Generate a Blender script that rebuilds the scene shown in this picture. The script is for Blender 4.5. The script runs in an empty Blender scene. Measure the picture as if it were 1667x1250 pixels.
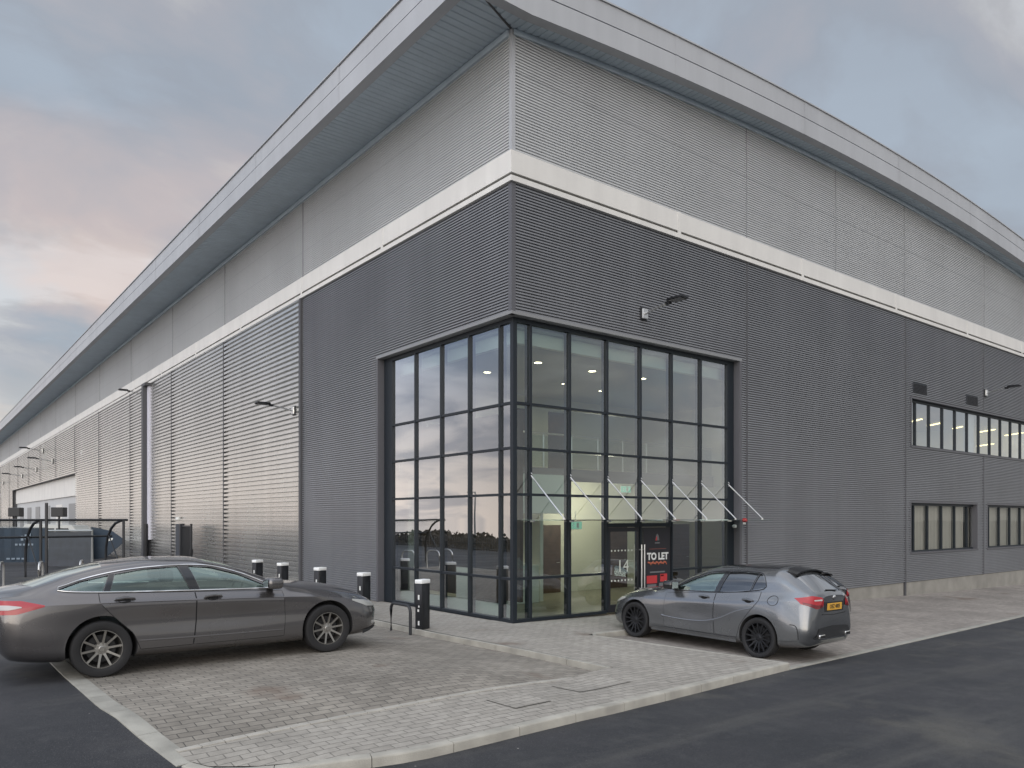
import bpy, bmesh, math, random
import numpy as np
from mathutils import Vector, Matrix

random.seed(7)
SC = bpy.context.scene
COL = SC.collection
R = math.radians

# ------------------------------------------------------------------ camera
cam_d = bpy.data.cameras.new('camera')
cam = bpy.data.objects.new('camera', cam_d)
COL.objects.link(cam)
SC.camera = cam
DIST, CA, SA = 16.74, .6173, .7867            # distance to the corner, view direction
CAMX, CAMY, CAMZ = -DIST*CA, -DIST*SA, 2.3
cam.location = (CAMX, CAMY, CAMZ)
cam.rotation_euler = (R(90), 0, math.atan2(SA, CA) - R(90))
cam_d.sensor_width = 36
cam_d.lens = 1253/1667*36
cam_d.shift_y = 220/1667
cam_d.clip_end = 4000

# ------------------------------------------------------------------ world, sun, exposure
SUN_EL, SUN_AZ = 16.0, 228.0                    # azimuth of the glow, degrees counter-clockwise from +x
world = bpy.data.worlds.new('World')
SC.world = world
world.use_nodes = True
nt = world.node_tree
nt.nodes.clear()
def N(t, tree=None, **kw):
    n = (tree or nt).nodes.new(t)
    for k, v in kw.items(): setattr(n, k, v)
    return n
def sky():
    L = nt.links.new
    tc = N('ShaderNodeTexCoord')
    sk = N('ShaderNodeTexSky', sky_type='NISHITA', sun_disc=False)
    sk.sun_elevation = R(SUN_EL); sk.sun_rotation = R(90-SUN_AZ)
    sk.air_density = 1.2; sk.dust_density = 2.0
    b1 = N('ShaderNodeBackground'); b1.inputs['Strength'].default_value = .10
    L(sk.outputs[0], b1.inputs['Color'])
    sep = N('ShaderNodeSeparateXYZ'); L(tc.outputs['Generated'], sep.inputs[0])
    def math_(op, a, b=None, clamp=False):
        m = N('ShaderNodeMath', operation=op, use_clamp=clamp)
        for i, v in enumerate((a, b)):
            if v is None: continue
            if isinstance(v, (int, float)): m.inputs[i].default_value = v
            else: L(v, m.inputs[i])
        return m.outputs[0]
    zc = math_('MAXIMUM', sep.outputs[2], 0.0)
    den = math_('ADD', zc, .22)
    comb = N('ShaderNodeCombineXYZ')
    L(math_('DIVIDE', sep.outputs[0], den), comb.inputs[0])
    L(math_('DIVIDE', sep.outputs[1], den), comb.inputs[1])
    def noise(scale, detail, rough, off, dist=0.3):
        mp = N('ShaderNodeMapping'); mp.inputs['Location'].default_value = off
        L(comb.outputs[0], mp.inputs[0])
        n = N('ShaderNodeTexNoise'); n.inputs['Scale'].default_value = scale
        n.inputs['Detail'].default_value = detail; n.inputs['Roughness'].default_value = rough
        n.inputs['Distortion'].default_value = dist
        L(mp.outputs[0], n.inputs['Vector'])
        return n.outputs[0]
    def ramp(v, stops):
        r = N('ShaderNodeValToRGB'); e = r.color_ramp.elements
        e[0].position, e[0].color = stops[0][0], (*stops[0][1], 1)
        e[1].position, e[1].color = stops[-1][0], (*stops[-1][1], 1)
        for p, c in stops[1:-1]:
            x = e.new(p); x.color = (*c, 1)
        L(v, r.inputs[0]); return r.outputs[0]
    def mix(f, a, b, blend='MIX'):
        m = N('ShaderNodeMix', data_type='RGBA', blend_type=blend)
        for i, v in ((0, f), (6, a), (7, b)):
            if isinstance(v, (int, float)): m.inputs[i].default_value = v
            elif isinstance(v, tuple): m.inputs[i].default_value = (*v, 1)
            else: L(v, m.inputs[i])
        return m.outputs[2]
    n1 = noise(1.5, 9, .56, (3.1, 1.7, 0), .5)
    n2 = noise(1.5, 5, .5, (9.3, 4.2, 0), .5)
    n3 = noise(2.6, 6, .5, (1.3, 7.7, 0), .4)
    body = ramp(n1, [(.36, (.45, .515, .60)), (.43, (.41, .45, .515)), (.50, (.475, .48, .525)), (.545, (.57, .565, .58)), (.60, (.74, .75, .77))])
    # underside streaks and the brighter veil low down
    body = mix(math_('MULTIPLY', ramp(n3, [(.42, (0,)*3), (.66, (1,)*3)]), .35), body, (.34, .37, .43))
    low = math_('SUBTRACT', 1.0, math_('MULTIPLY', zc, 2.6), True)
    pink = math_('MULTIPLY', ramp(n2, [(.46, (0,)*3), (.60, (1,)*3)]), math_('POWER', math_('SUBTRACT', 1.0, math_('MULTIPLY', zc, 1.9), True), 1.0))
    pd = N('ShaderNodeVectorMath', operation='DOT_PRODUCT'); L(tc.outputs['Generated'], pd.inputs[0]); pd.inputs[1].default_value = (math.cos(R(84)), math.sin(R(84)), .1)
    pr = N('ShaderNodeMapRange', interpolation_type='SMOOTHSTEP'); pr.inputs[1].default_value = .78; pr.inputs[2].default_value = .97; L(pd.outputs['Value'], pr.inputs[0])
    body = mix(math_('MULTIPLY', math_('MULTIPLY', pink, pr.outputs[0]), .85), body, (.98, .70, .58))
    hor = math_('POWER', math_('SUBTRACT', 1.0, math_('MULTIPLY', zc, 5.0), True), 1.5)
    body = mix(math_('MULTIPLY', hor, .85), body, (.95, .92, .84))
    # after-glow low over the yard to the left of the photographer
    gd = N('ShaderNodeVectorMath', operation='DOT_PRODUCT'); L(tc.outputs['Generated'], gd.inputs[0]); gd.inputs[1].default_value = (math.cos(R(135)), math.sin(R(135)), 0)
    gr = N('ShaderNodeMapRange', interpolation_type='SMOOTHSTEP'); gr.inputs[1].default_value = .55; gr.inputs[2].default_value = .98; L(gd.outputs['Value'], gr.inputs[0])
    gh = math_('POWER', math_('SUBTRACT', 1.0, math_('MULTIPLY', zc, 4.4), True), 1.1)
    body = mix(math_('MULTIPLY', gr.outputs[0], .8), body, mix(ramp(n3, [(.40, (0,)*3), (.60, (1,)*3)]), (.66, .75, .92), (.30, .37, .53)))
    body = mix(math_('MULTIPLY', math_('MULTIPLY', gr.outputs[0], gh), math_('SUBTRACT', 1.15, math_('MULTIPLY', ramp(n3, [(.40, (0,)*3), (.62, (1,)*3)]), .7), True)), body, (1.65, 1.40, 1.22))
    # unseen sky gain added overhead and behind the camera to brighten walls and ground
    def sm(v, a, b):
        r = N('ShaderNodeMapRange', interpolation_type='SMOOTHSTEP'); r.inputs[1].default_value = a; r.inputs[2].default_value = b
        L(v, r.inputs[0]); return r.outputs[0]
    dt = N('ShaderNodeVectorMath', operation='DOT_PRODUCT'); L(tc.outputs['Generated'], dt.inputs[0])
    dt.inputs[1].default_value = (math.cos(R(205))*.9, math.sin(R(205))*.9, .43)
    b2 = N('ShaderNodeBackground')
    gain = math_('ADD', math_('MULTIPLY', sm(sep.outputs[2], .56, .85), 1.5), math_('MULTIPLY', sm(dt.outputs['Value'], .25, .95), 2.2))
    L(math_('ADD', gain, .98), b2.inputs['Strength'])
    L(body, b2.inputs['Color'])
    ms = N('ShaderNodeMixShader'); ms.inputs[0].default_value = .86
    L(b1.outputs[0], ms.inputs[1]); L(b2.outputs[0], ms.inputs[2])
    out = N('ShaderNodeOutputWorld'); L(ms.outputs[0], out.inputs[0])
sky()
sun_d = bpy.data.lights.new('sun', 'SUN')
sun_d.energy = 1.0; sun_d.angle = R(55); sun_d.color = (1, .92, .84)
sun = bpy.data.objects.new('sun', sun_d); COL.objects.link(sun)
sv = Vector((math.cos(R(SUN_EL))*math.cos(R(SUN_AZ)), math.cos(R(SUN_EL))*math.sin(R(SUN_AZ)), math.sin(R(SUN_EL))))
sun.rotation_euler = sv.to_track_quat('Z', 'Y').to_euler()
SC.view_settings.view_transform = 'Standard'
SC.view_settings.look = 'None'
SC.view_settings.exposure = 0
SC.view_settings.gamma = 1

# ------------------------------------------------------------------ materials
MATS = {}
def mat(name, col, rough=.6, metal=0., noise=None, bump=None, coat=0., spec=.5, emit=None, alpha=None):
    """principled material; noise=(scale, amount) varies colour, bump=(scale, strength)"""
    m = bpy.data.materials.new(name); m.use_nodes = True
    t = m.node_tree; b = t.nodes['Principled BSDF']
    b.inputs['Base Color'].default_value = (*col, 1)
    b.inputs['Roughness'].default_value = rough
    b.inputs['Metallic'].default_value = metal
    b.inputs['Coat Weight'].default_value = coat
    b.inputs['Coat Roughness'].default_value = .06
    b.inputs['Specular IOR Level'].default_value = spec
    if emit:
        b.inputs['Emission Color'].default_value = (*emit[0], 1)
        b.inputs['Emission Strength'].default_value = emit[1]
    tc = t.nodes.new('ShaderNodeTexCoord')
    if noise:
        n = t.nodes.new('ShaderNodeTexNoise'); n.inputs['Scale'].default_value = noise[0]
        n.inputs['Detail'].default_value = 6
        t.links.new(tc.outputs['Object'], n.inputs['Vector'])
        r = t.nodes.new('ShaderNodeMapRange')
        r.inputs['From Min'].default_value = .3; r.inputs['From Max'].default_value = .7
        r.inputs['To Min'].default_value = 1-noise[1]; r.inputs['To Max'].default_value = 1+noise[1]
        t.links.new(n.outputs[0], r.inputs[0])
        mx = t.nodes.new('ShaderNodeVectorMath'); mx.operation = 'SCALE'
        mx.inputs[0].default_value = col
        t.links.new(r.outputs[0], mx.inputs['Scale'])
        t.links.new(mx.outputs[0], b.inputs['Base Color'])
        r2 = t.nodes.new('ShaderNodeMapRange')
        r2.inputs['From Min'].default_value = .3; r2.inputs['From Max'].default_value = .7
        r2.inputs['To Min'].default_value = max(0, rough-noise[1]*.4); r2.inputs['To Max'].default_value = min(1, rough+noise[1]*.4)
        t.links.new(n.outputs[0], r2.inputs[0]); t.links.new(r2.outputs[0], b.inputs['Roughness'])
    if bump:
        n = t.nodes.new('ShaderNodeTexNoise'); n.inputs['Scale'].default_value = bump[0]
        n.inputs['Detail'].default_value = 4
        t.links.new(tc.outputs['Object'], n.inputs['Vector'])
        bp = t.nodes.new('ShaderNodeBump'); bp.inputs['Strength'].default_value = bump[1]
        bp.inputs['Distance'].default_value = .01
        t.links.new(n.outputs[0], bp.inputs['Height']); t.links.new(bp.outputs[0], b.inputs['Normal'])
    MATS[name] = m
    return m
def glass(name, tint, ior, rough=0.0, gcol=(.93, .96, 1)):
    m = bpy.data.materials.new(name); m.use_nodes = True
    t = m.node_tree; t.nodes.clear()
    tr = t.nodes.new('ShaderNodeBsdfTransparent'); tr.inputs[0].default_value = (*tint, 1)
    gl = t.nodes.new('ShaderNodeBsdfGlossy'); gl.inputs['Roughness'].default_value = rough
    gl.inputs[0].default_value = (*gcol, 1)
    if isinstance(ior, tuple):                     # coated glass: base reflectance and how fast it rises towards grazing
        lw = t.nodes.new('ShaderNodeLayerWeight'); lw.inputs['Blend'].default_value = .5
        pw = t.nodes.new('ShaderNodeMath'); pw.operation = 'POWER'; pw.inputs[1].default_value = ior[1]; t.links.new(lw.outputs['Facing'], pw.inputs[0])
        fr = t.nodes.new('ShaderNodeMath'); fr.operation = 'MULTIPLY_ADD'; fr.use_clamp = True; fr.inputs[1].default_value = ior[2] if len(ior) > 2 else 1-ior[0]; fr.inputs[2].default_value = ior[0]; t.links.new(pw.outputs[0], fr.inputs[0])
    else:
        fr = t.nodes.new('ShaderNodeFresnel'); fr.inputs[0].default_value = ior
    tc = t.nodes.new('ShaderNodeTexCoord'); n = t.nodes.new('ShaderNodeTexNoise')
    n.inputs['Scale'].default_value = .7; n.inputs['Detail'].default_value = 1
    bp = t.nodes.new('ShaderNodeBump'); bp.inputs['Strength'].default_value = .05; bp.inputs['Distance'].default_value = .06
    t.links.new(tc.outputs['Object'], n.inputs['Vector']); t.links.new(n.outputs[0], bp.inputs['Height'])
    t.links.new(bp.outputs[0], gl.inputs['Normal'])
    mx = t.nodes.new('ShaderNodeMixShader'); o = t.nodes.new('ShaderNodeOutputMaterial')
    t.links.new(fr.outputs[0], mx.inputs[0]); t.links.new(tr.outputs[0], mx.inputs[1]); t.links.new(gl.outputs[0], mx.inputs[2])
    t.links.new(mx.outputs[0], o.inputs[0]); MATS[name] = m; return m
def emis(name, col, s):
    m = bpy.data.materials.new(name); m.use_nodes = True
    t = m.node_tree; t.nodes.clear()
    e = t.nodes.new('ShaderNodeEmission'); e.inputs[0].default_value = (*col, 1); e.inputs[1].default_value = s
    o = t.nodes.new('ShaderNodeOutputMaterial'); t.links.new(e.outputs[0], o.inputs[0]); MATS[name] = m; return m

M = MATS
mat('dark_cladding', (.198, .205, .220), .45, 0, (.35, .10))
mat('grey_cladding', (.495, .505, .51), .5, 0, (.3, .06))
mat('silver_cladding', (.60, .60, .58), .26, .85, (.3, .07))
mat('white_trim', (.70, .685, .65), .5, 0, (.8, .05))
mat('fascia_metal', (.44, .45, .465), .45, .15, (.5, .04))
mat('fascia_groove', (.05, .055, .07), .6)
mat('soffit_metal', (.52, .60, .66), .5, 0, (.4, .05))
mat('dark_flashing', (.10, .10, .11), .45)
mat('light_flashing', (.23, .235, .24), .45); mat('band_groove', (.15, .145, .135), .6); mat('panel_line', (.36, .37, .38), .5); mat('lilac_sky_sheen', (.68, .68, .76), .4)
mat('joint', (.075, .075, .08), .6)
mat('frame_metal', (.014, .019, .025), .42, 0, None, None, 0, .35)
mat('concrete', (.34, .33, .30), .85, 0, (2.2, .16), (40, .25))
mat('roof_metal', (.3, .31, .32), .5)
mat('blind', (.46, .435, .39), .8, 0, (3, .04))
mat('blind_slat', (.42, .40, .36), .8)
mat('plaster', (.62, .60, .50), .8, 0, (1.2, .03))
mat('ceiling', (.42, .43, .43), .9)
mat('white_plaster', (.68, .69, .64), .8)
mat('grey_band', (.055, .06, .07), .7)
mat('wood', (.085, .052, .038), .55, 0, (5, .25))
mat('floor_tile', (.28, .27, .21), .35, 0, (2, .08))
mat('steel', (.62, .62, .61), .3, .9)
mat('black_plastic', (.012, .013, .016), .4)
mat('black_steel', (.02, .022, .026), .45, 0, (3, .15))
mat('white_plastic', (.72, .73, .70), .4)
mat('red_plastic', (.42, .03, .03), .35)
glass('blind_glass', (.88, .90, .88), (.0, 3, .3)); glass('facade_glass', (.66, .76, .72), (.0, 1.8, 2.1))
glass('canopy_glass', (.80, .88, .85), 1.5)
glass('window_glass', (.72, .78, .80), (.16, 1.5))
glass('car_glass', (.80, .92, .85), (.17, 1.8), 0, (.84, 1, .92)); glass('rear_glass', (.3, .34, .33), (.30, 1.4), 0, (.95, 1, .96))
glass('privacy_glass', (.045, .05, .052), (.085, 1.9))
emis('downlight_glow', (1, .84, .55), 14)
emis('tube_glow', (1, .80, .36), 6.0)
emis('exit_glow', (.40, .78, .58), .75)

def streaks(name, amt):
    # faint run-off streaks down the sheets, multiplied into the colour
    t = MATS[name].node_tree; b = t.nodes['Principled BSDF']; lk = b.inputs['Base Color'].links[0]; src = lk.from_socket
    tc = t.nodes.new('ShaderNodeTexCoord'); mp = t.nodes.new('ShaderNodeMapping'); mp.inputs['Scale'].default_value = (2.2, 2.2, .10)
    n = t.nodes.new('ShaderNodeTexNoise'); n.inputs['Scale'].default_value = 1.0; n.inputs['Detail'].default_value = 7; n.inputs['Roughness'].default_value = .6
    r = t.nodes.new('ShaderNodeMapRange'); r.inputs[1].default_value = .3; r.inputs[2].default_value = .7; r.inputs[3].default_value = 1-amt; r.inputs[4].default_value = 1+amt
    s = t.nodes.new('ShaderNodeVectorMath'); s.operation = 'SCALE'
    t.links.new(tc.outputs['Object'], mp.inputs[0]); t.links.new(mp.outputs[0], n.inputs['Vector']); t.links.new(n.outputs[0], r.inputs[0])
    t.links.new(src, s.inputs[0]); t.links.new(r.outputs[0], s.inputs['Scale']); t.links.new(s.outputs[0], b.inputs['Base Color'])
for k, a in (('dark_cladding', .06), ('grey_cladding', .025), ('silver_cladding', .08), ('white_trim', .05), ('fascia_metal', .05), ('soffit_metal', .06), ('concrete', .1)): streaks(k, a)
# ------------------------------------------------------------------ mesh helpers
class MB:
    def __init__(self): self.v, self.f = [], []
    def add(self, vs, fs):
        o = len(self.v); self.v += [tuple(p) for p in vs]
        self.f += [tuple(i+o for i in f) for f in fs]; return self
    def box(self, a, b):
        x0, y0, z0 = a; x1, y1, z1 = b
        return self.add([(x0,y0,z0),(x1,y0,z0),(x1,y1,z0),(x0,y1,z0),(x0,y0,z1),(x1,y0,z1),(x1,y1,z1),(x0,y1,z1)],
            [(0,3,2,1),(4,5,6,7),(0,1,5,4),(1,2,6,5),(2,3,7,6),(3,0,4,7)])
    def rbox(self, a, b, r=.01, seg=2):
        bm = bmesh.new(); bmesh.ops.create_cube(bm, size=1)
        c = [(p+q)/2 for p, q in zip(a, b)]; s = [abs(q-p) for p, q in zip(a, b)]
        for v in bm.verts: v.co = Vector([c[i]+v.co[i]*s[i] for i in range(3)])
        bmesh.ops.bevel(bm, geom=bm.edges[:], offset=min(r, min(s)*.45), segments=seg, profile=.5, affect='EDGES')
        return self.bm(bm)
    def bm(self, bm):
        bm.verts.ensure_lookup_table()
        for i, v in enumerate(bm.verts): v.index = i
        self.add([v.co[:] for v in bm.verts], [[v.index for v in f.verts] for f in bm.faces]); bm.free(); return self
    def quad(self, a, b, c, d): return self.add([a, b, c, d], [(0,1,2,3)])
    def tube(self, pts, r, n=8, closed=False):
        pts = [Vector(p) for p in pts]; rings = []
        m = len(pts)
        for i, p in enumerate(pts):
            if closed: t = pts[(i+1) % m]-pts[i-1]
            else: t = pts[min(i+1, m-1)]-pts[max(i-1, 0)]
            t.normalize()
            u = t.cross(Vector((0,0,1)))
            if u.length < 1e-3: u = t.cross(Vector((1,0,0)))
            u.normalize(); w = u.cross(t)
            rr = r[i] if isinstance(r, (list, tuple)) else r
            rings.append([p+u*rr*math.cos(2*math.pi*k/n)+w*rr*math.sin(2*math.pi*k/n) for k in range(n)])
        vs = [q for g in rings for q in g]; fs = []
        for i in range(m if closed else m-1):
            a, b = i*n, ((i+1) % m)*n
            for k in range(n): fs.append((a+k, a+(k+1) % n, b+(k+1) % n, b+k))
        if not closed: fs += [tuple(range(n-1, -1, -1)), tuple((m-1)*n+k for k in range(n))]
        return self.add(vs, fs)
    def prism(self, poly, ext):
        """closed prism: polygon of 3-D points pushed along ext"""
        n = len(poly); e = Vector(ext); vs = [Vector(p) for p in poly]; vs += [p+e for p in vs]
        return self.add(vs, [tuple(range(n-1, -1, -1)), tuple(range(n, 2*n))]+[(i, (i+1) % n, n+(i+1) % n, n+i) for i in range(n)])
    def lathe(self, prof, n=32, axis='y'):
        """profile (r, h) turned about an axis"""
        vs, fs = [], []
        for r, h in prof:
            for k in range(n):
                a = 2*math.pi*k/n; c, s = r*math.cos(a), r*math.sin(a)
                vs.append((c, h, s) if axis == 'y' else ((c, s, h) if axis == 'z' else (h, c, s)))
        for i in range(len(prof)-1):
            for k in range(n): fs.append((i*n+k, i*n+(k+1) % n, (i+1)*n+(k+1) % n, (i+1)*n+k))
        return self.add(vs, fs)
    def xf(self, mtx):
        self.v = [tuple(mtx @ Vector(p)) for p in self.v]; return self
    def build(self, name, m, parent=None, smooth=None, loc=None, fix=True):
        me = bpy.data.meshes.new(name); me.from_pydata(self.v, [], self.f); me.update()
        if fix:
            bm = bmesh.new(); bm.from_mesh(me); bmesh.ops.recalc_face_normals(bm, faces=bm.faces[:]); bm.to_mesh(me); bm.free()
        me.materials.append(MATS[m] if isinstance(m, str) else m)
        o = bpy.data.objects.new(name, me); COL.objects.link(o)
        if parent: o.parent = parent
        if loc: o.location = loc
        if smooth: smooth_by_angle(me, smooth)
        return o
def smooth_by_angle(me, deg):
    me.polygons.foreach_set('use_smooth', [True]*len(me.polygons))
    try: me.set_sharp_from_angle(angle=R(deg))
    except Exception: pass
def empty(name, label, cat, loc=(0,0,0), rotz=0, group=None):
    o = bpy.data.objects.new(name, None); COL.objects.link(o)
    o.location = loc; o.rotation_euler = (0, 0, rotz); o.empty_display_size = .3
    o['label'] = label; o['category'] = cat
    if group: o['group'] = group
    return o
def tag(o, label, cat, group=None):
    o['label'] = label; o['category'] = cat
    if group: o['group'] = group
    return o
def kind(o, k='structure'):
    o['kind'] = k; return o
def copy_tree(o, parent=None):
    c = o.copy(); COL.objects.link(c)
    if parent: c.parent = parent
    for ch in list(o.children): copy_tree(ch, c)
    return c
def text_mesh(s, size, m, parent, name, mtx, extrude=.0015, bold=0., shear=0., align='CENTER', sx=1.):
    c = bpy.data.curves.new(name, 'FONT'); c.body = s; c.size = size; c.extrude = extrude; c.offset = bold
    c.align_x = align; c.align_y = 'CENTER'; c.shear = shear
    o = bpy.data.objects.new(name, c); COL.objects.link(o)
    dg = bpy.context.evaluated_depsgraph_get(); me = bpy.data.meshes.new_from_object(o.evaluated_get(dg))
    bpy.data.objects.remove(o); me.transform(mtx @ Matrix.Diagonal((sx, 1, 1, 1)))
    me.materials.clear(); me.materials.append(MATS[m])
    o = bpy.data.objects.new(name, me); COL.objects.link(o); o.parent = parent; return o

# ------------------------------------------------------------------ ground shape
def sstep(t): t = min(1, max(0, t)); return t*t*(3-2*t)
def zg(x, y):
    X = max(0, x*SA-y*CA); X = 28*math.tanh(X/28)
    return -.03*X*(X/(X+1.)) + .28*sstep((-x-1.5)/3.5)*sstep((y+6.8)/3.2)

def grid_poly(poly, step, off, top=True):
    """flat polygon cut in steps and laid on the ground shape"""
    bm = bmesh.new(); bm.faces.new([bm.verts.new((x, y, 0)) for x, y in poly])
    bmesh.ops.triangulate(bm, faces=bm.faces[:])
    xs = [p[0] for p in poly]; ys = [p[1] for p in poly]
    for ax, lo, hi in ((0, min(xs), max(xs)), (1, min(ys), max(ys))):
        k = lo+step
        while k < hi:
            co = [0, 0, 0]; no = [0, 0, 0]; co[ax] = k; no[ax] = 1
            bmesh.ops.bisect_plane(bm, geom=bm.verts[:]+bm.edges[:]+bm.faces[:], plane_co=co, plane_no=no)
            k += step
    for v in bm.verts: v.co.z = zg(v.co.x, v.co.y)+(off(v.co.x, v.co.y) if callable(off) else off)
    bmesh.ops.recalc_face_normals(bm, faces=bm.faces[:])
    for f in bm.faces:
        if f.normal.z < 0: f.normal_flip()
    return MB().bm(bm)
# ------------------------------------------------------------------ ground
def asphalt_mat():
    m = bpy.data.materials.new('asphalt'); m.use_nodes = True; t = m.node_tree; b = t.nodes['Principled BSDF']; L = t.links.new
    tc = t.nodes.new('ShaderNodeTexCoord')
    def nz(s, d=6, off=0, r=.6):
        n = t.nodes.new('ShaderNodeTexNoise'); n.inputs['Scale'].default_value = s; n.inputs['Detail'].default_value = d
        n.inputs['Roughness'].default_value = r
        mp = t.nodes.new('ShaderNodeMapping'); mp.inputs['Location'].default_value = (off, off*1.7, 0)
        L(tc.outputs['Object'], mp.inputs[0]); L(mp.outputs[0], n.inputs['Vector']); return n.outputs[0]
    def rp(v, a, ca, b_, cb):
        r = t.nodes.new('ShaderNodeValToRGB'); r.color_ramp.elements[0].position = a; r.color_ramp.elements[1].position = b_
        r.color_ramp.elements[0].color = (*ca, 1); r.color_ramp.elements[1].color = (*cb, 1); L(v, r.inputs[0]); return r.outputs[0]
    def mx(f, a, b_):
        k = t.nodes.new('ShaderNodeMix'); k.data_type = 'RGBA'
        L(f, k.inputs[0]); L(a, k.inputs[6])
        if isinstance(b_, tuple): k.inputs[7].default_value = (*b_, 1)
        else: L(b_, k.inputs[7])
        return k.outputs[2]
    base = rp(nz(.5, 5), .35, (.018, .020, .024), .68, (.032, .032, .036))
    dusty = rp(nz(.33, 7, 5, .65), .56, (0, 0, 0), .70, (.7,)*3)          # pale dried dust patches
    c = mx(dusty, base, (.105, .098, .080))
    q = t.nodes.new('ShaderNodeMapping'); q.inputs['Rotation'].default_value = (0, 0, .25); q.inputs['Scale'].default_value = (.10, .9, 1); L(tc.outputs['Object'], q.inputs[0])
    n_ = t.nodes.new('ShaderNodeTexNoise'); n_.inputs['Scale'].default_value = 1.3; n_.inputs['Detail'].default_value = 8; n_.inputs['Roughness'].default_value = .62; L(q.outputs[0], n_.inputs['Vector'])
    c = mx(rp(n_.outputs[0], .54, (0,)*3, .70, (.55,)*3), c, (.085, .082, .074))   # dust drawn out along the traffic
    grit = rp(nz(70, 3, 2), .56, (0,)*3, .70, (.75,)*3)
    c = mx(grit, c, (.105, .105, .105))
    pit = rp(nz(38, 4, 12, .7), .56, (0,)*3, .66, (.8,)*3)
    c = mx(pit, c, (.012, .012, .014))
    worn = rp(nz(1.6, 8, 31, .75), .50, (0,)*3, .64, (.45,)*3)
    c = mx(worn, c, (.062, .062, .062))
    stones = t.nodes.new('ShaderNodeTexVoronoi'); stones.inputs['Scale'].default_value = 2.2
    L(tc.outputs['Object'], stones.inputs['Vector'])
    c = mx(rp(stones.outputs['Distance'], .022, (1,)*3, .03, (0,)*3), c, (.30, .28, .26))
    L(c, b.inputs['Base Color'])
    L(rp(nz(.6, 4, 9), .3, (.55,)*3, .7, (.85,)*3), b.inputs['Roughness'])
    bp = t.nodes.new('ShaderNodeBump'); bp.inputs['Strength'].default_value = .9; bp.inputs['Distance'].default_value = .009
    L(nz(75, 4, 1, .75), bp.inputs['Height']); L(bp.outputs[0], b.inputs['Normal'])
    MATS['asphalt'] = m
def paver_mat(name, c1, c2, bw, bh, mort, stain=.25, rot=0):
    m = bpy.data.materials.new(name); m.use_nodes = True; t = m.node_tree; b = t.nodes['Principled BSDF']; L = t.links.new
    tc = t.nodes.new('ShaderNodeTexCoord'); mp = t.nodes.new('ShaderNodeMapping')
    mp.inputs['Rotation'].default_value = (0, 0, rot)
    L(tc.outputs['Object'], mp.inputs[0])
    br = t.nodes.new('ShaderNodeTexBrick'); br.inputs['Scale'].default_value = 1
    br.inputs['Brick Width'].default_value = bw; br.inputs['Row Height'].default_value = bh
    br.inputs['Mortar Size'].default_value = .0065; br.inputs['Mortar Smooth'].default_value = .4; br.inputs['Bias'].default_value = -.1
    br.inputs['Color1'].default_value = (*c1, 1); br.inputs['Color2'].default_value = (*c2, 1); br.inputs['Mortar'].default_value = (*mort, 1)
    L(mp.outputs[0], br.inputs['Vector'])
    def nz(s, d=5, off=0):
        n = t.nodes.new('ShaderNodeTexNoise'); n.inputs['Scale'].default_value = s; n.inputs['Detail'].default_value = d
        q = t.nodes.new('ShaderNodeMapping'); q.inputs['Location'].default_value = (off, off, 0)
        L(tc.outputs['Object'], q.inputs[0]); L(q.outputs[0], n.inputs['Vector']); return n.outputs[0]
    def rng(v, a, b_, lo, hi):
        r = t.nodes.new('ShaderNodeMapRange')
        for i, q in enumerate((a, b_, lo, hi)): r.inputs[i+1].default_value = q
        L(v, r.inputs[0]); return r.outputs[0]
    s1 = rng(nz(.55, 6, 3), .3, .7, 1-stain, 1+stain*.7)
    s2 = rng(nz(9, 4, 7), .3, .7, .88, 1.12)
    mu = t.nodes.new('ShaderNodeMath'); mu.operation = 'MULTIPLY'; L(s1, mu.inputs[0]); L(s2, mu.inputs[1])
    sc = t.nodes.new('ShaderNodeVectorMath'); sc.operation = 'SCALE'; L(br.outputs['Color'], sc.inputs[0]); L(mu.outputs[0], sc.inputs['Scale'])
    # a few rusty and dark weathered setts
    rst = t.nodes.new('ShaderNodeMix'); rst.data_type = 'RGBA'; rst.inputs[7].default_value = (.13, .085, .06, 1)
    L(rng(nz(.8, 3, 21), .64, .74, 0, .6), rst.inputs[0]); L(sc.outputs[0], rst.inputs[6])
    L(rst.outputs[2], b.inputs['Base Color']); b.inputs['Roughness'].default_value = .82
    h = t.nodes.new('ShaderNodeMath'); h.operation = 'MULTIPLY_ADD'; L(br.outputs['Fac'], h.inputs[0]); h.inputs[1].default_value = -1.0
    L(rng(nz(60, 3, 2), .3, .7, 0, .25), h.inputs[2])
    bp = t.nodes.new('ShaderNodeBump'); bp.inputs['Strength'].default_value = .7; bp.inputs['Distance'].default_value = .006
    L(h.outputs[0], bp.inputs['Height']); L(bp.outputs[0], b.inputs['Normal'])
    MATS[name] = m
asphalt_mat()
paver_mat('bay_setts', (.275, .250, .212), (.200, .180, .152), .24, .12, (.085, .08, .07))
paver_mat('path_setts', (.345, .32, .28), (.29, .268, .233), .24, .12, (.16, .15, .13), .14)
paver_mat('far_setts', (.31, .278, .245), (.245, .218, .193), .24, .12, (.15, .14, .13), .22)
mat('kerb_concrete', (.345, .328, .285), .85, 0, (3, .2), (60, .4))
mat('flush_kerb', (.295, .285, .25), .85, 0, (3, .2), (60, .3))
mat('pale_sett', (.36, .34, .30), .8, 0, (6, .12), (60, .2))
mat('earth', (.10, .085, .055), .95, 0, (.05, .3))

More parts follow.
